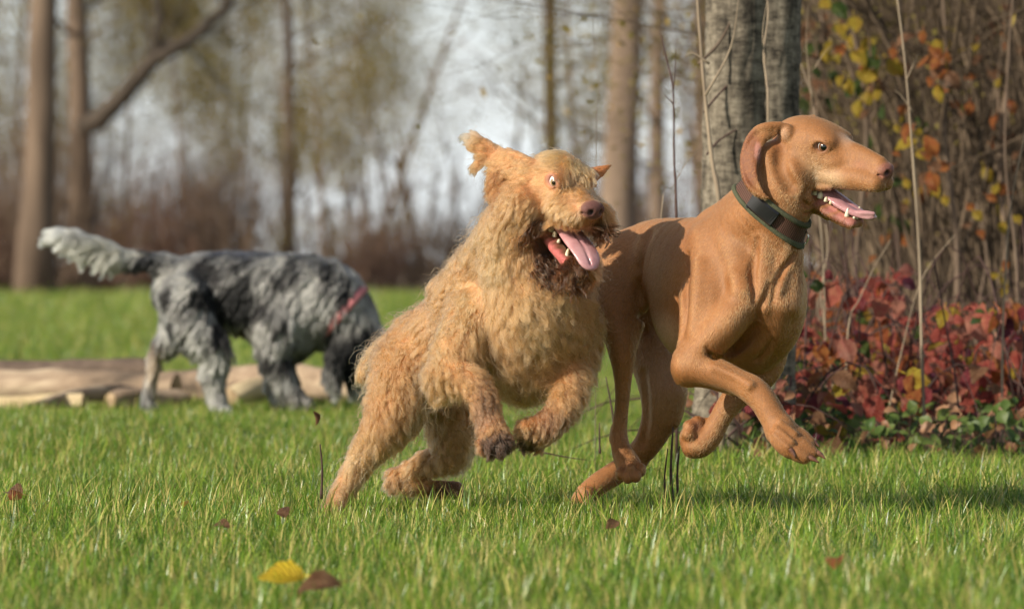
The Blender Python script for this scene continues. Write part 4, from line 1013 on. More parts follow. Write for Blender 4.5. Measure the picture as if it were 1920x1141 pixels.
    B.on([(1476, 470, 9, 9), (1466, 510, 9, 11), (1454, 545, 10, 12)], 16)
    B.on([(1492, 480, 12, 12), (1488, 530, 12, 14), (1482, 572, 7, 18)], 20)
    B.on([(1462, 575, 10, 16), (1452, 620, 13, 18), (1430, 650, 14, 16)], 18)
    B.on([(1384, 522, 8, 14), (1388, 545, 9, 14)], 18)
    B.on([(1312, 500, 8, 10), (1308, 560, 8, 12), (1304, 620, 9, 14)], 18)
    B.on([(1420, 450, 0, 4), (1416, 478, 1, 7), (1412, 505, 2, 8), (1413, 535, 1, 6), (1416, 565, 0, 4)], 8, True)
    B.on([(1444, 532, 0, 4), (1436, 556, 1, 6), (1424, 580, 1, 6), (1421, 598, 0, 4)], 8, True)
    B.on([(1470, 500, 0, 4), (1456, 532, 1, 6), (1450, 562, 0, 4)], 7, True)
    B.on([(1489, 474, 0, 3), (1474, 497, 1, 5), (1463, 517, 0, 3)], 6, True)
    B.on([(1290, 480, 0, 4), (1287, 530, 1, 6), (1286, 588, 1, 7), (1276, 632, 0, 6)], 12, True)
    B.on([(1418, 612, 0, 8), (1392, 640, 4, 13), (1360, 662, 6, 12), (1340, 668, 2, 7)], 8, True)
    B.on([(1450, 640, 0, 5), (1436, 660, 1, 7), (1420, 676, 0, 6)], 8, True)
    B.on([(1200, 500, 0, 6), (1199, 545, 2, 8), (1204, 590, 2, 8), (1212, 620, 0, 6)], 10, True)
    B.on([(1215, 440, 0, 6), (1204, 470, 1, 7), (1200, 500, 0, 6)], 20, True)
    B.on([(1326, 652, 0, 4), (1330, 662, 2, 6), (1338, 668, 2, 6)], 5, True)
    # ---- head
    H = VIZ_H
    B.ell(H.p(-50, 0, -6), (74, 54, 47), H.M, 20)
    for s in (1, -1):
        B.ell(H.p(-12, 20 * s, 6), (36, 24, 19), H.M, 16)
        B.ell(H.p(2, 31 * s, 11), (16, 10, 7), H.M, 10)            # brow
        B.ell(H.p(-42, 34 * s, -42), (46, 23, 44), H.M, 16)         # cheek
        B.ell(H.p(-30, 30 * s, -76), (32, 18, 26), H.M, 14)
        B.ell(H.p(8, 28 * s, -28), (28, 12, 16), H.M, 14)           # below the eye
    lchn(B, H, [(0, 0, -26, 38), (40, 0, -26, 28), (98, 0, -30, 20)], 16)
    lchn(B, H, [(10, 0, -2, 17), (55, 0, -4, 15), (106, 0, -14, 13)], 12)
    for s in (1, -1):
        lchn(B, H, [(-5, 18 * s, -54, 26), (35, 15 * s, -52, 25), (75, 14 * s, -49, 24), (106, 12 * s, -50, 21)], 7)
        B.ell(H.p(103, 11 * s, -62), (19, 11, 12), H.M, 6)
    B.ell(H.p(111, 0, -29), (20, 21, 20), H.M, 5)
    B.ell(H.p(119, 0, -24), (15, 19, 14), H.M, 4)
    lchn(B, H, [(-50, 0, -50, 46), (-80, 0, -60, 50)], 20)
    # lower jaw
    lchn(B, H, [(-52, 0, -92, 36), (-25, 0, -108, 25), (8, 0, -124, 18)], 14)
    jaw = [(-50, 0, -74, 34), (-24, 0, -96, 27), (12, 0, -115, 19), (42, 0, -129, 14), (64, 0, -134, 12)]
    for s in (1, -1): lchn(B, H, [(a, 11 * s * (1 if a > -40 else 1.6), c, r) for a, b, c, r in jaw], 6)
    lchn(B, H, [(0, 0, -118, 15), (35, 0, -127, 13), (62, 0, -133, 11)], 6)
    # open mouth
    c0 = H.p(-25, 0, -84)
    up = np.array([125, 0, 18.]); lo = np.array([88, 0, -38.])
    n1 = np.array([-up[2], 0, up[0]]) / np.linalg.norm(up); n2 = -np.array([-lo[2], 0, lo[0]]) / np.linalg.norm(lo)
    toW = lambda v: v[0] * H.F + v[2] * H.U
    B.wedge(c0, toW(n1), toW(n2), 190, 6, lim=(H.N, 46))
    B.ell(H.p(35, 0, -78), (62, 20, 16), H.M, 5, True)              # palate
    lchn(B, H, [(-20, 0, -96, 17), (20, 0, -108, 16), (50, 0, -122, 9)], 5, None, 4, True)
    for s in (1, -1): lchn(B, H, [(-12, 32 * s, -90, 8), (8, 30 * s, -100, 9), (34, 26 * s, -112, 8), (52, 22 * s, -118, 6)], 4, None, 4, True)
    for s in (1, -1):
        lchn(B, H, [(25, 32 * s, -73, 5), (-5, 37 * s, -79, 6), (-25, 38 * s, -85, 6), (-26, 36 * s, -98, 6), (-8, 31 * s, -112, 6), (22, 26 * s, -124, 5.5), (56, 19 * s, -131, 5)], 6)
        # eye socket and lids
        B.ell(H.p(3, 43 * s, 0), (14.5, 12, 10.5), H.M, 3, True)
        lchn(B, H, [(-13, 36 * s, -2, 2.6), (-5, 41 * s, 9, 3), (6, 42 * s, 10, 3), (16, 37 * s, 1, 2.4)], 3)
        lchn(B, H, [(-13, 36 * s, -2, 2.4), (-4, 40.5 * s, -9.5, 2.6), (6, 40.5 * s, -10.5, 2.6), (16, 37 * s, 1, 2.4)], 3)
        B.ell(H.p(131, 10 * s, -26), (9, 4.5, 5), H.M, 3, True)      # nostril
        lchn(B, H, [(112, 18 * s, -31, 2.2), (122, 16 * s, -33, 2.0)], 3, None, 2, True)
        # ear flap and its root
        B.ell(H.p(-74, 48 * s, 10), (17, 13, 19), H.M, 6)
    for s in (-1,):
        lchn(B, H, [(-74, 44 * s, 24, 12), (-90, 50 * s, 10, 18), (-98, 56 * s, -15, 24), (-97, 58 * s, -45, 24), (-86, 58 * s, -76, 16)], 6, ((0.45, -.9, 0.1), .2), 5)
    chn(B, [(1450, 247, -212, 11), (1428, 256, -214, 14), (1410, 285, -222, 16), (1406, 315, -232, 15), (1412, 343, -240, 12), (1428, 361, -244, 7)], 4, ((.42, .9, 0), .2), 5)
    chn(B, [(1462, 236, -208, 8), (1440, 238, -212, 9), (1420, 243, -212, 7), (1402, 262, -214, 5), (1393, 292, -218, 4.5), (1394, 325, -230, 4.5), (1407, 352, -242, 5),
            (1428, 367, -246, 4.5), (1441, 371, -246, 3)], 6)
    lchn(B, H, [(131, 0, -30, 1.4), (126, 0, -46, 1.8), (120, 0, -58, 1.6)], 2, None, 2, True)
    # folds of skin on cheek and throat
    B.on([(1464, 285, 2, 6), (1466, 318, 2, 9), (1482, 346, 2, 7)], 22, True)
    B.on([(1532, 392, 0, 2), (1518, 385, .6, 3.4), (1500, 384, 0, 2)], 5, True)
    B.on([(1540, 400, 0, 2), (1526, 396, .6, 3), (1508, 398, 0, 2)], 5, True)
    B.on([(1514, 355, 0, 2), (1506, 372, .8, 3.4), (1512, 384, 0, 2)], 7, True)
    return B

def vizsla_cols(P, N):
    H = VIZ_H; f = (P - H.o) @ H.M.T
    base = np.array([0.26, 0.108, 0.035])
    C = np.tile(base, (len(P), 1)) * (1 + 0.16 * vnoise(P, 60, 3)[:, None] + .08 * vnoise(P * np.array([1, 1, .3]), 12, 13)[:, None] + 0.03 * vnoise(P, 9, 4)[:, None])
    pt = lambda *a, **k: paint(C, P, *a, **k)
    pt(V3(1330, 460, -40), (160, 140, 70), (0.20, 0.070, 0.020), soft=.9, amt=.8)
    pt(V3(1255, 625, -30), (60, 120, 66), (0.52, 0.33, 0.22), soft=.8, amt=.9)                  # bare flank
    pt(V3(1235, 720, 190), (60, 90, 120), (0.47, 0.27, 0.16), soft=.8, amt=.8)                  # inner thigh
    hp = lambda c, r, rgb, **k: paint(C, P, H.p(*c), r, rgb, M=H.M, **k)
    hp((-30, 40, -45), (66, 34, 46), (0.46, 0.27, 0.13), soft=.9, amt=.8)
    hp((25, 34, -55), (52, 26, 26), (0.52, 0.34, 0.19), soft=.9, amt=.8)
    hp((20, 0, 5), (36, 26, 26), (0.46, 0.32, 0.23), soft=.8, amt=.7)
    hp((75, 16, -22), (32, 16, 16), (0.30, 0.115, 0.05), soft=.9, amt=.8)
    hp((-95, 45, -30), (40, 40, 70), (0.30, 0.105, 0.036), soft=.7, amt=.8)
    hp((-72, 54, 12), (16, 14, 18), (0.50, 0.29, 0.17), soft=.8, amt=.9)
    hp((-98, 50, -22), (11, 16, 30), (0.47, 0.21, 0.15), soft=.9, amt=.8)
    pt(V3(1400, 300, -222), (34, 60, 78), (.17, .052, .018), soft=.4, amt=.9)
    pt(V3(1421, 285, -222), (9, 40, 24), (.45, .20, .15), soft=.6, amt=.85)
    hp((112, 0, -32), (30, 26, 26), (0.36, 0.150, 0.095), soft=.6, amt=.9)
    hp((120, 0, -25), (21, 24, 19), (0.20, 0.075, 0.055), soft=.3)
    for s in (1, -1):
        hp((129, 10 * s, -26), (9, 6, 6), (0.03, 0.012, 0.01), soft=.5)
        hp((2, 40 * s, 0), (17, 14, 12.5), (0.21, 0.09, 0.05), soft=.5)
        hp((2, 37 * s, 0), (13, 20, 9), (0.03, 0.012, 0.008), soft=.4)
        lip = [(70, -74), (48, -76), (25, -77), (0, -80), (-20, -83), (-29, -90), (-22, -100), (-4, -110), (18, -119), (40, -127), (60, -132)]
        for a, c in lip: hp((a, 26 * s, c), (16, 20, 9), (0.22, 0.075, 0.055), soft=.6, amt=.8)
        for a, c in lip[6:]: hp((a + 8, 18 * s, c + 3), (15, 16, 11), (0.42, 0.15, 0.125), soft=.6, amt=.8)
    hp((52, 0, -138), (26, 30, 16), (0.42, 0.17, 0.13), soft=.6, amt=.85)
    hp((35, 0, -80), (60, 18, 17), (0.10, 0.03, 0.025), soft=.5)
    hp((5, 0, -100), (40, 22, 14), (0.36, 0.11, 0.10), soft=.5)
    for q in ((1168, 892, 10), (1180, 898, 0), (1194, 896, 0), (1202, 886, 10)): pt(V3(*q), (12, 16, 11), (0.10, 0.042, 0.026), soft=.6)
    pt(V3(1302, 798, -105), (22, 24, 17), (0.30, 0.11, 0.05), soft=.7)
    pt(V3(1180, 885, 14), (26, 30, 20), (0.20, 0.08, 0.04), soft=.8, amt=.8)
    pt(V3(1078, 945, 170), (26, 50, 20), (0.33, 0.14, 0.07), soft=.8)
    return np.clip(C, 0.004, 0.9)

def coat_mat(name, bump=0.0004, rough=0.64, sheen=0.25):
    m = bpy.data.materials.new(name); t, n, l = nt(m); b = n['Principled BSDF']
    a = n.new('ShaderNodeAttribute'); a.attribute_name = 'Col'
    tc = n.new('ShaderNodeTexCoord')
    v = n.new('ShaderNodeTexNoise'); v.inputs['Scale'].default_value = 420; v.inputs['Detail'].default_value = 3
    mp = n.new('ShaderNodeMapping'); mp.inputs['Scale'].default_value = (1, 1, .25); mp.inputs['Rotation'].default_value = (0, .5, 0)
    l.new(tc.outputs['Object'], mp.inputs[0]); l.new(mp.outputs[0], v.inputs[0])
    mr = n.new('ShaderNodeMapRange'); mr.inputs[1].default_value = .3; mr.inputs[2].default_value = .7; mr.inputs[3].default_value = .82; mr.inputs[4].default_value = 1.18
    l.new(v.outputs['Fac'], mr.inputs[0])
    mx = n.new('ShaderNodeVectorMath'); mx.operation = 'SCALE'; l.new(a.outputs['Color'], mx.inputs[0]); l.new(mr.outputs[0], mx.inputs['Scale'])
    l.new(mx.outputs[0], b.inputs['Base Color'])
    bp = n.new('ShaderNodeBump'); bp.inputs['Distance'].default_value = bump; bp.inputs['Strength'].default_value = 1
    l.new(v.outputs['Fac'], bp.inputs['Height']); l.new(bp.outputs[0], b.inputs['Normal'])
    b.inputs['Roughness'].default_value = rough; b.inputs['Specular IOR Level'].default_value = .4
    b.inputs['Sheen Weight'].default_value = sheen; b.inputs['Sheen Roughness'].default_value = .35; b.inputs['Sheen Tint'].default_value = (1, .75, .5, 1)
    return m

M_WET_PINK = noise_mat('wet_tongue', [(.3, (.42, .19, .20)), (.7, (.56, .31, .31))], 30, 3, rough=.25, spec=.6, bump=.0006, bscale=300)
M_TOOTH = noise_mat('tooth_enamel', [(.35, (.62, .50, .30)), (.65, (.82, .76, .62))], 60, 2, rough=.22, spec=.5)
M_CLAW = noise_mat('claw_horn', [(.3, (.10, .04, .025)), (.7, (.22, .10, .06))], 80, 2, rough=.22, spec=.6)

def eye_mesh(iris, white=(.75, .70, .66), iris_r=.62, pupil=.26):
    """unit eyeball looking along +Z, painted rings on its own geometry"""
    V = []; C = []; F = []; n, mm = 28, 26
    for i in range(n + 1):
        th = math.pi * (i / n) ** 1.25
        z = math.cos(th); r = math.sin(th); bulge = 1 + .06 * max(0, 1 - th / .7)
        for j in range(mm):
            a = 2 * math.pi * j / mm; V.append((r * math.cos(a), r * math.sin(a), z * bulge))
            q = th / 1.15
            if q < pupil: c = (.004, .004, .004)
            elif q < iris_r:
                w = .8 + .4 * random.random(); c = tuple(x * w for x in iris) if q < iris_r - .07 else tuple(x * .25 for x in iris)
            else: c = white
            C.append(c)
    for i in range(n):
        for j in range(mm): F.append((i * mm + j, (i + 1) * mm + j, (i + 1) * mm + (j + 1) % mm, i * mm + (j + 1) % mm))
    return mesh_np('eye', np.array(V), np.array(F), [M_EYE], np.array(C))
M_EYE = bpy.data.materials.new('eyeball'); _t, _n, _l = nt(M_EYE); _a = _n.new('ShaderNodeAttribute'); _a.attribute_name = 'Col'
_l.new(_a.outputs['Color'], _n['Principled BSDF'].inputs['Base Color']); _n['Principled BSDF'].inputs['Roughness'].default_value = .12
_n['Principled BSDF'].inputs['Coat Weight'].default_value = 1; _n['Principled BSDF'].inputs['Coat Roughness'].default_value = .02

def put_eye(me, name, parent, P, rad, look, D=D0, inv=None):
    o = bpy.data.objects.new(name, me); COL.objects.link(o)
    w = to_world(np.array(P), D); s = rad / (F_PX / D)
    M = Matrix.Translation(Vector(w)) @ Vector(look).to_track_quat('Z', 'Y').to_matrix().to_4x4() @ Matrix.Scale(s, 4)
    o.parent = parent; o.matrix_parent_inverse = parent.matrix_basis.inverted(); o.matrix_basis = M
    return o

def cone_mesh(name, pts, rad, mats, sides=10, D=D0, sub=3):
    P = catmull([np.append(np.array(p), r) for p, r in zip(pts, rad)], sub)
    W = to_world(P[:, :3], D); V, F = tube_np(W, list(P[:, 3] / (F_PX / D)), sides)
    me = bpy.data.meshes.new(name); me.from_pydata(V, [], F); me.update()
    for m in mats: me.materials.append(m)
    me.polygons.foreach_set('use_smooth', np.ones(len(me.polygons), dtype=bool)); return me

def sdf_piece(name, B, mats, cols=None, D=D0, parent=None, sm=1):
    P, F = B.mesh(); P = smooth_mesh(P, F, sm)
    C = None if cols is None else cols(P)
    return link(name, mesh_np(name, to_world(P, D), F, mats, C), parent)

def collar(B, parent, cpt, nrm, D=D0):
    """band fitted round the neck by probing the body for its skin"""
    n = np.array(nrm, float); n /= np.linalg.norm(n); c = cpt
    u = np.cross(n, [0, 0, 1.]); u /= np.linalg.norm(u); w = np.cross(n, u); K = 96
    def skin(th, off):
        d = u * math.cos(th) + w * math.sin(th); o = c + n * off; r = 8.0; 
        for r in np.arange(12, 110, .8):
            q = np.round((o + d * r - B.lo) / B.h).astype(int)
            if np.any(q < 0) or np.any(q >= B.n) or B.D[tuple(q)] > 0: break
        return r, d, o
    def ring(off, out, t0=0, t1=2 * math.pi, k=K):
        th = np.linspace(t0, t1, k, endpoint=abs(t1 - t0) < 6.28); R_ = np.array([skin(x, off)[0] for x in th])
        if abs(t1 - t0) > 6.28:
            for _ in range(3): R_ = (R_ + np.roll(R_, 1) + np.roll(R_, -1)) / 3
        else:
            for _ in range(3): R_[1:-1] = (R_[1:-1] + R_[:-2] + R_[2:]) / 3
        return np.array([c + n * off + (u * math.cos(x) + w * math.sin(x)) * (r + out) for x, r in zip(th, R_)])
    def band(name, prof, m, par, t0=0, t1=2 * math.pi, k=K):
        """prof: closed outline (offset along the neck, height above the skin)"""
        rows = [ring(o, h, t0, t1, k) for o, h in prof]; V = np.concatenate(rows); F = []; q = len(prof); closed = abs(t1 - t0) > 6.28
        for i in range(q):
            for j in range(k if closed else k - 1):
                j2 = (j + 1) % k; i2 = (i + 1) % q; F.append((i * k + j, i2 * k + j, i2 * k + j2, i * k + j2))
        if not closed: F.append(tuple(i * k for i in range(q))); F.append(tuple(i * k + k - 1 for i in reversed(range(q))))
        me = mesh_np(name, to_world(V, D), [tuple(f) for f in F], [m], smooth=False); return link(name, me, par)
    green = noise_mat('green_cord', [(.35, (.050, .052, .026)), (.65, (.10, .105, .062))], 500, 3, rough=.9, bump=.0008, bscale=700)
    web = bpy.data.materials.new('brown_webbing'); t, nn, l = nt(web); b = nn['Principled BSDF']; b.inputs['Roughness'].default_value = .75
    tc = nn.new('ShaderNodeTexCoord'); wv = nn.new('ShaderNodeTexWave'); wv.inputs['Scale'].default_value = 95; mp = nn.new('ShaderNodeMapping'); mp.inputs['Rotation'].default_value = (0, .45, 0)
    l.new(tc.outputs['Object'], mp.inputs[0]); l.new(mp.outputs[0], wv.inputs[0]); cr = nn.new('ShaderNodeValToRGB')
    cr.color_ramp.elements[0].color = (.035, .014, .008, 1); cr.color_ramp.elements[1].color = (.13, .055, .032, 1); l.new(wv.outputs['Fac'], cr.inputs[0]); l.new(cr.outputs[0], b.inputs['Base Color'])
    bp = nn.new('ShaderNodeBump'); bp.inputs['Distance'].default_value = .0008; l.new(wv.outputs['Fac'], bp.inputs['Height']); l.new(bp.outputs[0], b.inputs['Normal'])
    black = mat('black_buckle_plastic', (.012, .012, .013), .32, .5); steel = mat('steel_ring', (.62, .62, .62), .22, .5, Metallic=1.0)
    def rope(o, r): return [(o + r * math.cos(a), 1.0 + r * .6 + r * math.sin(a)) for a in np.linspace(0, 2 * math.pi, 8, endpoint=False)]
    root = band('collar', [(-17, -2), (-17, 4), (17, 4), (17, -2)], web, parent)
    band('padding_cord', rope(18.5, 4.8), green, root); band('padding_cord', rope(-18.5, 4.8), green, root)
    # find the angles whose skin faces the wanted photo columns
    th = np.linspace(0, 2 * math.pi, 240, endpoint=False); pts = [(x, *skin(x, 0)) for x in th]
    vis = [(x, (o + d * r)) for x, r, d, o in pts if (d[1] < -.25)]
    def ang(px): return min(vis, key=lambda q: abs(q[1][0] - px))[0]
    a0, a1 = ang(1404), ang(1442)
    if abs(a1 - a0) > math.pi: a1 += 2 * math.pi * (1 if a0 > a1 else -1)
    if a1 < a0: a0, a1 = a1, a0
    band('buckle', [(-15.5, 3), (-16, 8), (-12, 11), (12, 11), (16, 8), (15.5, 3)], black, root, a0, a1, 14)
    for z in (a0, a1): band('webbing_slider', [(-18, 3), (-18, 9), (18, 9), (18, 3)], black, root, z - .035, z + .035, 4)
    ar = ang(1499); r, d, o = skin(ar, 0); cc = o + d * (r + 5) - n * 8; tang = np.cross(n, d)
    V, F = [], []; ps = [cc + (n * math.cos(x) * 15 + d * math.sin(x) * 11) for x in np.linspace(0, 2 * math.pi, 28)]
    V, F = tube_np(to_world(np.array(ps), D), [1.5 * D / F_PX] * 28, 6, False)
    me = bpy.data.meshes.new('d_ring'); me.from_pydata(V, [], F); me.materials.append(steel); link('d_ring', me, root)
    return root

COAT_N = 200000
def build_vizsla(h=2.5):
    root = empty('dog', to_world(V3(1330, 945, 0)))
    tag(root, 'short-haired russet brown dog with a green and brown collar, running past the grey-barked tree', 'dog', 'dogs playing on the grass')
    B = vizsla_sdf(h); P, F = B.mesh(); P, F = largest(P, F); P = smooth_mesh(P, F, 2); N = vnormals(P, F)
    C = vizsla_cols(P, N)
    link('body', mesh_np('body', to_world(P), F, [coat_mat('russet_short_coat')], C), root)
    H = VIZ_H
    if True: collar(B, root, V3(1456, 396, -172), (.60, -.27, .80))
    em = eye_mesh((.13, .055, .022), iris_r=.86, pupil=.40)
    for s, (ff, nn) in ((1, (.42, .9)), (-1, (.75, -.6))):
        put_eye(em, 'eye', root, H.p(2, 32.5 * s, 0), 11.5, ff * H.F + nn * H.N)
    # tongue
    T = Body((1480, -330, -450), (1680, -100, -330), 1.5)
    pts = [(-25, 0, -86, 19), (5, 0, -93, 23), (40, -2, -107, 23), (66, -7, -117, 19), (84, -10, -119, 14), (94, -12, -117, 9)]
    lchn(T, H, pts, 0, ((0.25, 0.05, 1), .3), 5)
    lchn(T, H, [(30, 14, -106, 5), (66, 8, -114, 5), (86, 0, -112, 5), (98, -8, -112, 4)], 6)
    lchn(T, H, [(-10, 2, -86, 2), (30, 0, -98, 2), (70, -7, -110, 1.5)], 7, None, 4, True)
    sdf_piece('tongue', T, [M_WET_PINK], parent=root)
    for (f, n, u, df, du, r) in ((56, 15, -124, 1, 17, 4.6), (60, -15, -124, 3, 17, 4.6), (68, 8, -125, 2, 7, 3), (71, 3, -125, 2, 7, 3), (71, -3, -125, 2, 7, 3), (68, -9, -125, 2, 7, 3),
                             (-12, 26, -95, 1, 15, 6.5), (0, 25, -99, 1, 13, 6), (12, 23, -103, 1, 9, 4.5), (22, 21, -106, 1, 7, 3.5),
                             (98, 12, -52, 0, -12, 3.5), (98, -12, -52, 0, -12, 3.5)):
        link('tooth', cone_mesh('tooth', [H.p(f, n, u), H.p(f + df * .5, n, u + du * .6), H.p(f + df, n, u + du)], [r, r * .8, r * .25], [M_TOOTH]), root)
    for a, b in (((1515, 826, -288), (1537, 838, -296)), ((1524, 846, -303), (1548, 860, -312)), ((1508, 856, -312), (1536, 867, -322)), ((1476, 838, -318), (1492, 859, -326))):
        a, b = V3(*a), V3(*b); link('claw', cone_mesh('claw', [a, (a + b) / 2 + np.array([1, 0, 2.5]), b], [6, 5, .9], [M_CLAW]), root)
    for a, b in (((1085, 944, 150), (1068, 950, 140)), ((1076, 944, 168), (1060, 951, 158))):
        a, b = V3(*a), V3(*b); link('claw', cone_mesh('claw', [a, (a + b) / 2 + np.array([0, 0, 2.]), b], [4, 3, .8], [M_CLAW]), root)
    # short coat: fine hairs lying along the body
    rng = np.random.default_rng(5); X, Nn, vi = sample_surface(P, F, N, COAT_N, rng)
    fl = [(1480, 250, -230, 60, -1, .3, .1, 5, .22, .0), (1600, 300, -260, 40, -1, .5, -.1, 3, .2, 0), (1530, 370, -230, 40, -.6, 0, -1, 4, .25, 0), (1450, 420, -200, 60, -.3, .1, -1, 6, .22, 0),
          (1340, 460, -100, 70, -.9, .5, -.5, 6, .2, 0), (1230, 460, 60, 60, -.9, .6, -.6, 6, .2, 0), (1300, 600, -100, 60, -.6, .4, -.9, 6, .2, 0), (1440, 600, -200, 60, -.1, .1, -1, 6, .25, 0),
          (1400, 720, -240, 50, .9, -.3, -.4, 5, .2, 0), (1490, 820, -300, 40, .7, -.1, -.7, 4, .2, 0), (1165, 700, 50, 60, .1, 0, -1, 5, .2, 0), (1180, 880, 0, 40, .1, -.1, -1, 4, .2, 0),
          (1230, 740, 200, 60, -.1, 0, -1, 5, .2, 0), (1130, 900, 190, 40, -.8, 0, -.6, 5, .2, 0), (1350, 780, -90, 40, -.6, 0, -.8, 5, .2, 0), (1440, 300, -240, 40, -.3, 0, -1, 4, .2, 0)]
    fld = guide_field(X, fl); fld[:, 3] *= .95; fld[:, 4] *= .22
    keep = np.ones(len(X), bool)
    for q, r in ((H.p(2, 38, 0), 15), (H.p(2, -38, 0), 15), (H.p(120, 0, -30), 19), (H.p(10, 0, -105), 30), (H.p(40, 0, -115), 30), (H.p(62, 0, -128), 22), (V3(1182, 892, 0), 22)):
        keep &= ((X - q) ** 2).sum(1) > r * r
    X, Nn, fld, vi = X[keep], Nn[keep], fld[keep], vi[keep]
    grow('short_coat', X, Nn, vizsla_cols(X, Nn) * 1.0, fld, root, hair_mat('russet_hair', .5, .7, ior=1.38), npts=4, rad=(.34, .1), clump_n=9000, clump=.05, wave=.1, seed=3, frizz=.05, tone=.6, jit=.05)
    return root
# ------------------------------------------------------------------ curly-coated dog
DOO_H = Frame(V3(1073, 338, -190), R(58), R(20), R(-2))
def doodle_sdf(h=3.0):
    B = Body((570, -330, -1010), (1190, 300, -210), h)
    chn(B, [(1008, 588, -85, 90), (955, 598, -10, 96), (885, 622, 80, 88), (815, 652, 150, 78), (775, 680, 180, 66)], 0)
    chn(B, [(950, 440, -90, 44), (915, 500, -30, 54), (880, 560, 40, 66)], 24)
    B.ell(V3(985, 640, -40), (84, 84, 96), None, 26)
    chn(B, [(1050, 560, -90, 50), (1060, 620, -85, 48), (1040, 680, -70, 40)], 26)
    chn(B, [(1000, 560, -90, 84), (978, 500, -98, 72), (972, 440, -118, 62), (985, 390, -150, 56)], 30)
    chn(B, [(1000, 480, -118, 44), (1020, 545, -130, 46)], 26)
    # near foreleg
    chn(B, [(900, 590, -60, 56), (868, 650, -95, 46), (838, 700, -115, 34)], 22)
    chn(B, [(838, 704, -118, 32), (872, 708, -145, 28), (900, 738, -165, 25), (912, 775, -175, 23), (922, 805, -185, 25), (930, 822, -192, 25)], 12)
    for q in ((906, 832, -200, 11), (921, 838, -208, 12), (938, 838, -208, 12), (951, 828, -198, 11)): B.ell(V3(*q[:3]), (q[3], q[3] + 2, q[3] + 3), None, 5)
    # far foreleg
    chn(B, [(1072, 610, -40, 48), (1082, 660, -60, 36), (1076, 700, -90, 30), (1066, 735, -115, 27), (1050, 770, -130, 24), (1025, 797, -140, 23), (1004, 808, -145, 24)], 16)
    for q in ((985, 800, -160, 11), (984, 814, -152, 12), (992, 827, -144, 12), (1006, 832, -136, 11)): B.ell(V3(*q[:3]), (q[3] + 2, q[3] + 2, q[3]), None, 5)
    # near hind leg
    chn(B, [(772, 690, 130, 70), (752, 740, 95, 56), (728, 790, 72, 42), (688, 845, 72, 26), (660, 892, 74, 20), (636, 938, 62, 19), (624, 956, 48, 18)], 22)
    for q in ((612, 964, 30), (622, 968, 22), (634, 968, 28)): B.ell(V3(*q), (9, 14, 10), None, 5)
    # far hind leg: knee forward, heel back, foot along the grass
    chn(B, [(820, 700, 200, 62), (846, 770, 190, 50), (852, 822, 178, 40), (845, 845, 175, 32)], 24)
    chn(B, [(845, 850, 178, 28), (795, 872, 190, 21), (748, 895, 200, 17)], 10)
    chn(B, [(745, 898, 200, 17), (800, 912, 190, 14), (850, 918, 175, 16)], 8)
    chn(B, [(745, 650, 215, 22), (715, 660, 250, 16), (690, 690, 270, 12)], 14)              # tail, tucked behind
    # head
    H = DOO_H
    B.ell(H.p(-46, 0, -12), (66, 52, 46), H.M, 20)
    for s in (1, -1):
        B.ell(H.p(-14, 22 * s, 2), (32, 24, 17), H.M, 14)
        B.ell(H.p(0, 35 * s, 10), (15, 10, 5), H.M, 10)
        B.ell(H.p(-38, 34 * s, -46), (42, 22, 40), H.M, 18)
        B.ell(H.p(5, 30 * s, -30), (26, 14, 16), H.M, 14)
    lchn(B, H, [(-5, 0, -30, 36), (35, 0, -34, 28), (66, 0, -38, 22)], 16)
    for s in (1, -1):
        lchn(B, H, [(-5, 21 * s, -48, 27), (30, 21 * s, -43, 26), (60, 17 * s, -44, 23)], 8)
    B.ell(H.p(78, 0, -30), (18, 25, 19), H.M, 6)
    B.ell(H.p(84, 0, -27), (14, 23, 14), H.M, 4)
    lchn(B, H, [(-60, 0, -50, 46), (-75, 0, -70, 48)], 20)
    lchn(B, H, [(-50, 0, -92, 34), (-20, 0, -108, 26), (12, 0, -122, 20)], 14)
    jaw = [(-50, 0, -74, 34), (-22, 0, -96, 26), (12, 0, -118, 20), (46, 0, -138, 17), (72, 0, -147, 14)]
    for s in (1, -1): lchn(B, H, [(a, 12 * s * (1 if a > -40 else 1.6), c, r) for a, b, c, r in jaw], 6)
    lchn(B, H, [(0, 0, -122, 16), (40, 0, -142, 15), (72, 0, -150, 12)], 6)
    c0 = H.p(-30, 0, -73); up = np.array([125, 0, 6.]); lo = np.array([92, 0, -48.])
    n1 = np.array([-up[2], 0, up[0]]) / np.linalg.norm(up); n2 = -np.array([-lo[2], 0, lo[0]]) / np.linalg.norm(lo)
    toW = lambda v: v[0] * H.F + v[2] * H.U
    B.wedge(c0, toW(n1), toW(n2), 170, 6, lim=(H.N, 46))
    B.ell(H.p(26, 0, -80), (52, 22, 16), H.M, 5, True)
    lchn(B, H, [(-20, 0, -96, 17), (20, 0, -108, 17), (54, 0, -124, 10)], 5, None, 4, True)
    for s in (1, -1):
        lchn(B, H, [(-12, 32 * s, -90, 8), (12, 29 * s, -100, 9), (40, 24 * s, -114, 8), (60, 20 * s, -122, 6)], 4, None, 4, True)
        lchn(B, H, [(20, 33 * s, -69, 4), (-8, 37 * s, -69, 5), (-31, 38 * s, -75, 6), (-29, 38 * s, -94, 8), (-8, 35 * s, -111, 8), (26, 30 * s, -127, 8), (60, 22 * s, -139, 7)], 6)
        lchn(B, H, [(18, 40 * s, -1, 4), (20, 38 * s, -6, 4)], 4)
        B.ell(H.p(4, 47 * s, 0), (15, 12, 12), H.M, 3, True)
        lchn(B, H, [(-11, 40 * s, -2, 2.6), (-4, 45 * s, 10.5, 3.2), (6, 46 * s, 11.5, 2.6), (16, 41 * s, -1, 2.4)], 3)
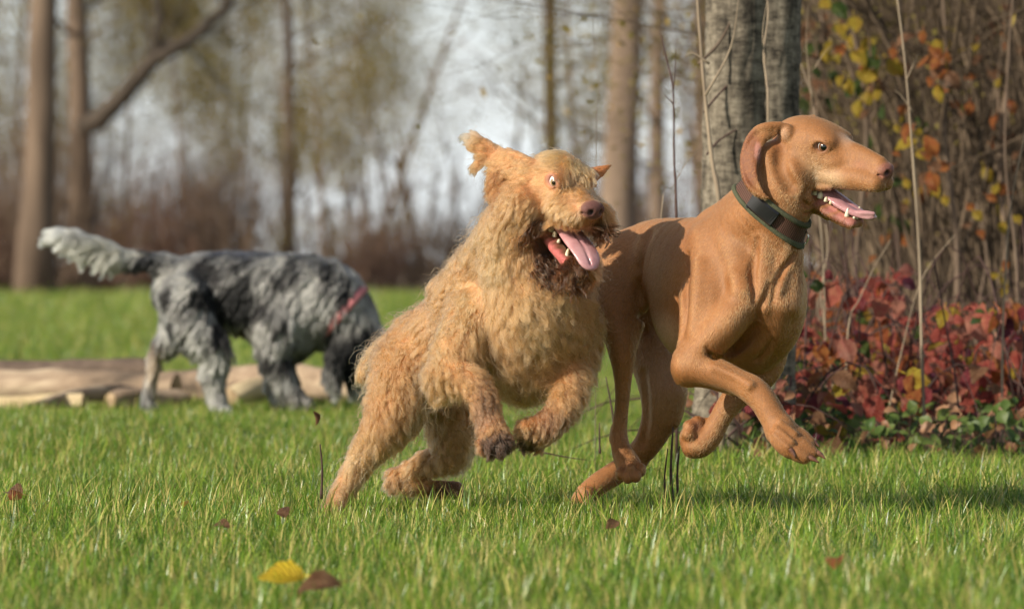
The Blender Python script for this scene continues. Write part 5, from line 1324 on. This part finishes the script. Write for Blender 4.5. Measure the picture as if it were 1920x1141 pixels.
        lchn(B, H, [(-11, 40 * s, -2, 2.4), (-4, 44 * s, -9.5, 2.6), (6, 44 * s, -10.5, 2.6), (16, 41 * s, -1, 2.4)], 3)
        B.ell(H.p(97, 11 * s, -29), (9, 5.5, 6), H.M, 2.5, True)
        lchn(B, H, [(80, 21 * s, -33, 2.4), (90, 18 * s, -35, 2.0)], 3, None, 2, True)
    lchn(B, H, [(97, 0, -30, 1.4), (93, 0, -46, 1.8), (86, 0, -60, 1.6)], 2, None, 2, True)
    # near ear thrown up and back
    chn(B, [(985, 318, -165, 26), (958, 302, -145, 22), (930, 292, -118, 19), (905, 276, -110, 17), (886, 260, -106, 12)], 10, ((.35, .8, -.5), .3), 4)
    chn(B, [(915, 290, -112, 11), (900, 305, -108, 9), (893, 318, -106, 5)], 6, ((.35, .8, 0), .45), 4)
    chn(B, [(950, 310, -135, 22), (932, 335, -135, 17), (932, 362, -138, 12)], 12, ((.3, .9, 0), .5), 4)
    # far ear
    chn(B, [(1075, 335, -130, 22), (1104, 330, -110, 16), (1124, 322, -100, 11), (1146, 309, -90, 3)], 8, ((.5, .8, 0), .35), 4)
    return B

TAN = np.array([0.40, 0.178, 0.072])
def doodle_cols(P, kind='skin'):
    H = DOO_H; C = np.tile(TAN, (len(P), 1))
    C *= (1 + .16 * vnoise(P, 70, 21) + .10 * vnoise(P, 22, 22))[:, None]
    w = np.clip(vnoise(P, 55, 23) * 1.6, 0, 1)[:, None]; C = C * (1 - .6 * w) + np.array([.50, .27, .12]) * .6 * w
    pt = lambda *a, **k: paint(C, P, *a, **k)
    hp = lambda c, r, rgb, **k: paint(C, P, H.p(*c), r, rgb, M=H.M, **k)
    pt(V3(1010, 590, -150), (80, 60, 90), (.52, .28, .125), soft=.9, amt=.7)
    # muddy feet
    pt(V3(905, 765, -175), (54, 74, 74), (.17, .095, .055), soft=.7, amt=.92, nz=.35)
    pt(V3(932, 836, -195), (52, 60, 42), (.055, .032, .021), soft=.5, nz=.35)
    pt(V3(1045, 780, -130), (52, 74, 50), (.19, .10, .055), soft=.7, amt=.9, nz=.35)
    pt(V3(988, 826, -150), (48, 60, 34), (.05, .028, .018), soft=.6, nz=.3)
    pt(V3(640, 940, 60), (50, 60, 60), (.28, .155, .08), soft=.9, amt=.8, nz=.3)
    pt(V3(618, 970, 30), (40, 50, 22), (.20, .11, .06), soft=.7, nz=.3)
    pt(V3(740, 905, 200), (50, 60, 34), (.26, .13, .06), soft=.8); pt(V3(840, 915, 175), (60, 60, 24), (.09, .045, .028), soft=.6)
    # head
    hp((-30, 0, 34), (70, 60, 26), (.46, .25, .10), soft=.8, amt=.8)
    hp((38, 0, -20), (34, 30, 16), (.38, .19, .08), soft=.9)
    hp((20, 40, -62), (55, 20, 26), (.27, .135, .055), soft=.8, amt=.9, nz=.3)
    hp((70, 0, -58), (26, 40, 24), (.28, .115, .05), soft=.8, amt=.95)
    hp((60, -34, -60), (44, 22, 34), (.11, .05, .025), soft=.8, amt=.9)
    hp((-8, 44, -70), (30, 20, 20), (.16, .08, .04), soft=.8, amt=.8, nz=.4)
    hp((-5, 30, -122), (80, 26, 26), (.20, .10, .045), soft=.8, amt=.9, nz=.35)
    hp((40, 0, -148), (60, 46, 20), (.085, .04, .02), soft=.7, amt=.95, nz=.3)
    hp((84, 0, -30), (20, 24, 22), (.30, .12, .075), soft=.5)
    hp((18, 22, -124), (78, 44, 42), (.085, .034, .013), soft=.5, amt=.95, nz=.25)
    hp((0, 42, -84), (44, 26, 18), (.20, .085, .03), soft=.6, amt=.85, nz=.4)
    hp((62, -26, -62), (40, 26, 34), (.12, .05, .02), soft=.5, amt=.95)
    hp((40, 6, -152), (70, 50, 26), (.06, .026, .011), soft=.5, amt=.95, nz=.25)
    pt(V3(935, 345, -140), (30, 60, 42), (.22, .085, .028), soft=.5, amt=.9); pt(V3(893, 310, -108), (20, 30, 16), (.36, .17, .07), soft=.7)
    pt(V3(885, 262, -106), (30, 40, 22), (.62, .40, .26), soft=.8, amt=.9)
    pt(V3(1130, 318, -98), (26, 30, 22), (.42, .15, .045), soft=.5)
    if kind == 'fur':
        pt(V3(1040, 485, -235), (66, 90, 56), (.060, .025, .010), soft=.45, amt=.95, nz=.35)
        pt(V3(998, 445, -215), (34, 70, 48), (.13, .055, .020), soft=.6, amt=.85, nz=.5)
        pt(V3(1048, 424, -245), (48, 60, 17), (.10, .042, .016), soft=.6, amt=.9, nz=.4)
        pt(V3(1134, 425, -232), (26, 60, 36), (.050, .022, .010), soft=.6, amt=.95, nz=.3)
    if kind == 'skin':
        for s in (1, -1):
            hp((2, 46 * s, 2), (24, 16, 18), (.40, .17, .13), soft=.7)
            hp((3, 42 * s, 0), (15, 22, 11), (.04, .015, .01), soft=.4)
            for a, c in [(20, -70), (0, -71), (-24, -75), (-31, -84), (-31, -94), (-22, -102), (-8, -111), (20, -125), (46, -135), (8, -118), (34, -130), (58, -138), (76, -143)]:
                hp((a, 28 * s, c), (15, 20, 12), (.45, .11, .10), soft=.5, amt=1)
        hp((84, 0, -27), (24, 30, 20), (.13, .052, .042), soft=.25)
        for s in (1, -1): hp((95, 10 * s, -29), (8, 6.5, 6.5), (.01, .005, .005), soft=.5)
        hp((26, 0, -82), (56, 22, 17), (.14, .04, .035), soft=.5); hp((15, 0, -102), (60, 20, 16), (.42, .13, .12), soft=.5)
    return np.clip(C, .004, .9)

DOO_GUIDES = [  # px, py, dy, sigma, dir, length, lift, curl, -
    (1030, 290, -195, 26, -.95, .3, .15, 20, .28, .35, 0), (980, 300, -150, 28, -1, .3, .0, 20, .25, .4, 0), (1080, 305, -205, 18, .25, -.5, -.7, 15, .38, .3, 0),
    (1066, 318, -225, 12, .3, -.3, -.6, 9, .35, .2, 0), (1040, 318, -228, 9, -.6, 0, .7, 8, .2, .1, 0), (1000, 345, -225, 22, -.9, 0, -.1, 15, .22, .3, 0), (965, 370, -170, 24, -.7, 0, -.6, 24, .28, .45, 0),
    (1050, 375, -240, 16, -.75, -.1, -.35, 18, .26, .4, 0), (1085, 370, -250, 12, -.6, 0, .1, 13, .25, .3, 0), (1055, 400, -235, 13, -.5, -.1, -.8, 17, .24, .5, 0), (1020, 402, -225, 10, -.9, 0, -.3, 12, .2, .3, 0), (1095, 415, -250, 12, -.1, -.1, -.9, 13, .22, .4, 0),
    (1130, 405, -225, 14, .55, .1, -.85, 32, .32, .5, 0), (1015, 440, -225, 18, -.6, 0, -.8, 30, .3, .6, 0), (1045, 490, -230, 20, -.4, 0, -.9, 40, .32, .6, 0), (1080, 512, -240, 16, .05, -.1, -1, 36, .34, .5, 0),
    (905, 275, -110, 26, -.9, .1, .45, 26, .25, .3, 0), (895, 315, -110, 14, -.4, 0, -.8, 20, .2, .3, 0), (935, 350, -140, 20, -.35, 0, -.9, 28, .3, .5, 0), (1130, 318, -98, 14, 1, .3, .5, 7, .1, .1, 0),
    (940, 430, -150, 34, -.45, .1, -.8, 34, .36, .7, 0), (920, 500, -90, 40, -.7, .3, -.6, 32, .36, .7, 0), (1000, 560, -180, 40, -.1, -.1, -1, 38, .34, .8, 0), (1070, 580, -130, 36, .25, 0, -.9, 36, .3, .75, 0),
    (960, 640, -120, 40, -.1, 0, -1, 48, .38, .8, 0), (1010, 700, -90, 36, .05, 0, -1, 44, .4, .7, 0), (860, 570, 40, 50, -.8, .5, -.3, 30, .36, .8, 0), (780, 620, 120, 45, -.8, .4, -.6, 30, .4, .8, 0),
    (850, 660, -80, 32, -.3, 0, -.9, 32, .34, .7, 0), (830, 730, -110, 22, -.3, .2, -.9, 36, .45, .7, 0), (895, 730, -160, 22, .3, -.1, -.9, 24, .36, .75, 0), (925, 800, -185, 20, .15, -.2, -.9, 20, .36, .8, 0), (930, 838, -200, 16, .05, -.3, -1, 15, .3, .7, 0),
    (1080, 670, -70, 28, 0, 0, -1, 32, .34, .7, 0), (1055, 760, -120, 24, -.2, 0, -.9, 28, .4, .7, 0), (1000, 820, -145, 22, -.5, -.1, -.8, 20, .38, .7, 0),
    (740, 720, 100, 40, -.3, 0, -.9, 32, .4, .75, 0), (690, 830, 70, 30, -.4, .1, -.9, 28, .38, .7, 0), (745, 820, 60, 22, .2, -.1, -1, 34, .42, .7, 0), (640, 920, 60, 26, -.3, 0, -.9, 22, .34, .7, 0), (620, 966, 30, 16, -.2, -.3, -.9, 12, .3, .5, 0),
    (850, 800, 170, 36, 0, 0, -1, 30, .36, .7, 0), (760, 890, 195, 26, -.5, 0, -.8, 22, .34, .6, 0), (850, 915, 175, 18, .8, -.2, -.4, 12, .3, .5, 0)]

DOO_N = 330000; DOO_FUR = True
def build_doodle(h=3.0):
    root = empty('dog', to_world(V3(850, 965, 60)))
    tag(root, 'shaggy golden curly-coated dog leaping with wild eyes and a long pink tongue hanging out', 'dog', 'dogs playing on the grass')
    B = doodle_sdf(h); P, F = B.mesh(); P, F = largest(P, F); P = smooth_mesh(P, F, 2); N = vnormals(P, F)
    link('body', mesh_np('body', to_world(P), F, [coat_mat('golden_undercoat', rough=.75)], doodle_cols(P)), root)
    H = DOO_H
    em = eye_mesh((.30, .20, .09), (.86, .82, .80), iris_r=.62, pupil=.26)
    for s, (ff, nn, uu) in ((1, (.62, .82, -.08)), (-1, (.62, -.3, -.1))):
        put_eye(em, 'eye', root, H.p(2, 36 * s, 0), 12.3, ff * H.F + nn * H.N + uu * H.U)
    T = Body((980, -420, -560), (1180, -120, -400), 1.5)
    lchn(T, H, [(-25, 0, -88, 20), (10, 0, -92, 25), (46, 0, -101, 28), (72, 2, -106, 28), (90, 2, -114, 26), (100, 3, -123, 21), (103, 3, -130, 13)], 0, ((0.45, 0.0, .9), .24), 5)
    lchn(T, H, [(0, 2, -82, 2.5), (46, 2, -92, 2.5), (72, 3, -97, 2.5), (93, 4, -107, 2.5), (110, 5, -124, 2)], 6, None, 4, True)
    sdf_piece('tongue', T, [M_WET_PINK], parent=root)
    for (f, n, u, df, du, r) in ((52, 19, -130, 1, 16, 4.4), (56, -19, -130, 1, 16, 4.4), (-14, 27, -95, 1, 14, 5.5), (-2, 27, -99, 1, 12, 5.5), (10, 26, -105, 1, 10, 4.5), (24, 24, -112, 1, 7, 3.5), (70, 9, -138, 1, 7, 3), (70, -9, -138, 1, 7, 3)):
        link('tooth', cone_mesh('tooth', [H.p(f, n, u), H.p(f + df * .5, n, u + du * .6), H.p(f + df, n, u + du)], [r, r * .85, r * .35], [M_TOOTH]), root)
    if not DOO_FUR: return root
    rng = np.random.default_rng(11)
    def dens(c):
        f = (c - H.o) @ H.M.T; return 1 + 1.4 * np.exp(-((f - np.array([10, 0, -60])) ** 2).sum(1) / 12000)
    X, Nn, vi = sample_surface(P, F, N, DOO_N, rng, dens)
    f = (X - H.o) @ H.M.T
    keep = np.ones(len(X), bool)
    def cut(c, r):
        nonlocal keep
        keep &= (((f - np.array(c)) / np.array(r)) ** 2).sum(1) > 1
    for s in (1, -1): cut((6, 46 * s, 0), (24, 18, 17))
    cut((18, 32, -106), (62, 26, 22)); cut((40, 0, -100), (50, 24, 22)); cut((26, 31, -123), (54, 20, 15)); cut((-26, 36, -88), (16, 20, 18))
    cut((86, 0, -27), (22, 25, 18)); cut((12, 0, -98), (62, 30, 24)); cut((50, 0, -116), (40, 22, 16)); cut((10, 0, -80), (70, 22, 18))
    for a, c in [(-32, -78), (-32, -92), (-18, -105), (4, -117), (28, -128), (54, -137)]: cut((a, 35, c), (14, 18, 11)); cut((a, -35, c), (14, 18, 11))
    X, Nn = X[keep], Nn[keep]; fld = guide_field(X, DOO_GUIDES)
    sw = vnoise(X, 34, 61)[:, None]; sw2 = vnoise(X, 34, 62)[:, None]; sd = np.cross(Nn, fld[:, :3])      # cowlicks: the lie of the coat swirls from place to place
    fld[:, :3] += sd * sw * .8; fld[:, 3] *= 1 + .35 * sw2[:, 0]; fld[:, 4] *= 1 + .5 * vnoise(X, 26, 63)
    hm = hair_mat('golden_curls', .42, .6)
    fh = (X - H.o) @ H.M.T; face_ = (fh[:, 0] > -62) & (fh[:, 2] > -75) & (np.abs(fh[:, 1]) < 60) & (X[:, 1] < -150)
    C_ = doodle_cols(X, 'fur'); b = ~face_; fld[b, 3] *= .84; fld[b, 4] *= .85
    grow('fur', X[b], Nn[b], C_[b], fld[b], root, hm, npts=8, rad=(.42, .12), clump_n=7500, clump=.62, wave=2.3, seed=12, frizz=.13, tone=1.7, lenvar=.5)
    fi = np.random.default_rng(9).choice(np.where(b)[0], 7000, replace=False); fa = fld[fi].copy(); fa[:, 3] *= 1.5; fa[:, 4] *= 1.9
    grow('flyaway_hair', X[fi], Nn[fi], C_[fi] * 1.1, fa, root, hm, npts=8, rad=(.34, .10), clump_n=3500, clump=.35, wave=2.6, seed=21, frizz=.25, jit=.35)
    ff_ = fld[face_].copy(); ff_[:, 5] *= .6; ff_[:, 4] *= .85; ff_[:, 3] *= 1.3
    grow('face_fur', X[face_], Nn[face_], C_[face_], ff_, root, hm, npts=7, rad=(.38, .10), clump_n=1300, clump=.6, wave=1.3, seed=15, frizz=.08, tone=1.7)
    # wet locks of the beard and moustache
    rng2 = np.random.default_rng(5); sel = []
    f = (X - H.o) @ H.M.T
    dm = lambda c, r: ((((X - V3(*c)) / np.array(r)) ** 2).sum(1) < 1)
    m = (dm((1045, 482, -235), (58, 90, 46)) & (f[:, 2] < -95)) | (dm((1134, 420, -232), (22, 60, 30)) & (f[:, 2] < -50)) | (dm((1020, 420, -230), (26, 50, 18)) & (f[:, 2] < -55))
    idx = rng2.choice(np.where(m)[0], min(9000, int(m.sum())), replace=False); idx = idx[:3600]
    fl2 = fld[idx].copy(); fl2[:, 3] *= 1.3; fl2[:, 4] *= 1.6; fl2[:, 5] *= 1.6
    Cc = np.tile([.035, .015, .007], (len(idx), 1))
    grow('wet_beard', X[idx], Nn[idx], Cc, fl2, root, hair_mat('wet_hair', .18, .35), npts=9, rad=(.6, .12), clump_n=min(200, len(idx)), clump=.97, wave=1.3, seed=14, frizz=.05)
    return root
# ------------------------------------------------------------------ grey merle dog sniffing the ground further back
D_G = 17.9
def build_grey(h=4.0):
    root = empty('dog', to_world(V3(470, 770, 0), D_G))
    tag(root, 'grey and black mottled dog sniffing the ground behind the others with its plumed tail up', 'dog', 'dogs playing on the grass')
    B = Body((60, -150, -830), (780, 170, -400), h)
    chn(B, [(350, 540, 10, 58), (400, 535, 5, 60), (470, 548, 0, 74), (550, 560, 0, 82), (610, 565, 0, 72)], 0, ((0, 1, 0), .82))
    B.ell(V3(545, 590, 0), (72, 58, 78), None, 26)
    chn(B, [(600, 555, 0, 62), (650, 590, 0, 50), (672, 625, -4, 44)], 26)
    chn(B, [(655, 640, -8, 42), (668, 672, -12, 38), (672, 705, -14, 26), (672, 732, -14, 19)], 16)
    chn(B, [(700, 640, -8, 26), (690, 690, -12, 22)], 14)
    for s in (-1, 1): chn(B, [(645, 640, -10 + 34 * s, 14), (628, 675, -12 + 44 * s, 18), (626, 712, -12 + 44 * s, 14), (634, 732, -12 + 42 * s, 6)], 8, ((0, 1, 0), .5))
    chn(B, [(350, 560, -35, 48), (362, 610, -45, 42), (400, 655, -50, 30), (400, 700, -48, 22), (405, 740, -46, 17), (412, 765, -48, 16), (424, 771, -52, 12)], 18)
    chn(B, [(345, 570, 35, 44), (335, 615, 40, 34), (306, 650, 42, 18), (290, 672, 42, 12), (284, 710, 42, 11), (277, 750, 42, 12), (284, 762, 40, 11)], 16)
    chn(B, [(520, 610, -38, 44), (515, 660, -42, 30), (532, 710, -42, 22), (552, 745, -44, 18), (572, 757, -46, 14)], 18)
    chn(B, [(540, 610, 38, 40), (528, 670, 40, 24), (520, 720, 40, 18), (528, 758, 38, 15)], 16)
    chn(B, [(320, 500, 0, 22), (285, 490, 0, 15), (240, 486, 0, 15), (190, 470, 0, 17), (140, 452, 0, 16), (100, 440, 0, 9)], 10)
    P, F = B.mesh(); P, F = largest(P, F); P = smooth_mesh(P, F, 2); N = vnormals(P, F)
    def cols(P):
        C = np.tile(np.array([.15, .145, .135]), (len(P), 1))
        n = vnoise(P, 30, 31, 3)[:, None]; C = np.where(n > 0, C + (np.array([.32, .31, .28]) - C) * np.clip(n * 2.6, 0, 1), C + (np.array([.014, .013, .013]) - C) * np.clip(-n * 3.2, 0, 1))
        pt = lambda *a, **k: paint(C, P, *a, **k)
        pt(V3(575, 590, 0), (60, 110, 80), (.34, .33, .30), soft=.8, amt=.75, nz=.4)
        pt(V3(450, 470, 0), (110, 90, 26), (.035, .037, .05), soft=.8, amt=.85, nz=.4)
        pt(V3(455, 560, -70), (36, 70, 54), (.006, .006, .006), soft=.35, nz=.35); pt(V3(395, 555, -70), (40, 70, 34), (.006, .006, .006), soft=.4, nz=.35)
        pt(V3(285, 495, 0), (46, 40, 30), (.010, .010, .011), soft=.5)
        pt(V3(190, 470, 0), (70, 50, 44), (.30, .29, .24), soft=.5, amt=.8, nz=.5); pt(V3(110, 442, 0), (46, 50, 40), (.50, .49, .43), soft=.5, amt=.85, nz=.4)
        pt(V3(662, 660, -10), (68, 90, 92), (.005, .005, .005), soft=.35, nz=.2); pt(V3(728, 612, -10), (24, 60, 30), (.68, .68, .66), soft=.5)
        pt(V3(676, 702, -40), (14, 34, 30), (.32, .20, .08), soft=.6); pt(V3(672, 742, -16), (26, 30, 20), (.40, .40, .38), soft=.6)
        pt(V3(300, 690, 40), (40, 30, 70), (.34, .24, .15), soft=.7, amt=.8); pt(V3(420, 760, -50), (40, 40, 50), (.42, .40, .38), soft=.8, amt=.7)
        pt(V3(450, 620, 0), (46, 70, 26), (.06, .045, .035), soft=.7); pt(V3(560, 740, -44), (40, 40, 26), (.30, .27, .24), soft=.8, amt=.6)
        return np.clip(C, .004, .9)
    C = cols(P); link('body', mesh_np('body', to_world(P, D_G), F, [coat_mat('merle_undercoat', rough=.8, sheen=.1)], C), root)
    rng = np.random.default_rng(3); X, Nn, _ = sample_surface(P, F, N, 70000, rng)
    g = [(120, 445, 0, 40, -.9, 0, -.3, 30, .35, .5, 0), (200, 470, 0, 40, -.7, 0, -.7, 38, .35, .5, 0), (280, 490, 0, 26, -.8, 0, -.4, 26, .35, .3, 0), (380, 500, 0, 60, -.8, 0, -.5, 20, .35, .6, 0), (560, 520, 0, 60, -.6, 0, -.8, 20, .35, .6, 0),
         (450, 610, 0, 50, -.2, 0, -1, 26, .4, .6, 0), (550, 660, 0, 50, -.1, 0, -1, 28, .4, .6, 0), (350, 620, 0, 40, -.4, 0, -1, 24, .4, .6, 0), (410, 740, -40, 30, -.1, 0, -1, 14, .4, .5, 0), (285, 720, 40, 30, -.2, 0, -1, 12, .3, .4, 0),
         (670, 640, 0, 40, 0, 0, -1, 20, .35, .5, 0), (670, 730, 0, 20, 0, 0, -1, 12, .3, .4, 0), (550, 750, 0, 30, 0, 0, -1, 14, .4, .5, 0)]
    grow('fur', X, Nn, cols(X) * .95, guide_field(X, g), root, hair_mat('merle_hair', .6, .7, ior=1.3), npts=5, rad=(.8, .25), clump_n=2200, clump=.75, wave=1.2, seed=4, D=D_G)
    # collar
    t = np.linspace(0, 2 * math.pi, 30, endpoint=False); c = V3(642, 588, -2); n = np.array([.75, 0, -.66]); u = np.array([.66, 0, .75]); w = np.array([0, 1., 0])
    V = []; K = 30
    for o, e in ((-7, 0), (-7, 3), (7, 3), (7, 0)):
        for a in t: V.append(c + n * o + (u * math.cos(a) * 1.12 + w * math.sin(a)) * (58 + e))
    Fc = [(i * K + j, ((i + 1) % 4) * K + j, ((i + 1) % 4) * K + (j + 1) % K, i * K + (j + 1) % K) for i in range(4) for j in range(K)]
    link('collar', mesh_np('collar', to_world(np.array(V), D_G), Fc, [mat('pink_collar_webbing', (.62, .22, .22), .6)]), root)
    em = eye_mesh((.05, .025, .012), iris_r=.9, pupil=.5)
    put_eye(em, 'eye', root, V3(690, 668, -44), 7, (.6, -.8, -.1), D=D_G)
    return root
build_grey(4.0)
build_vizsla(2.5)
build_doodle(3.0)
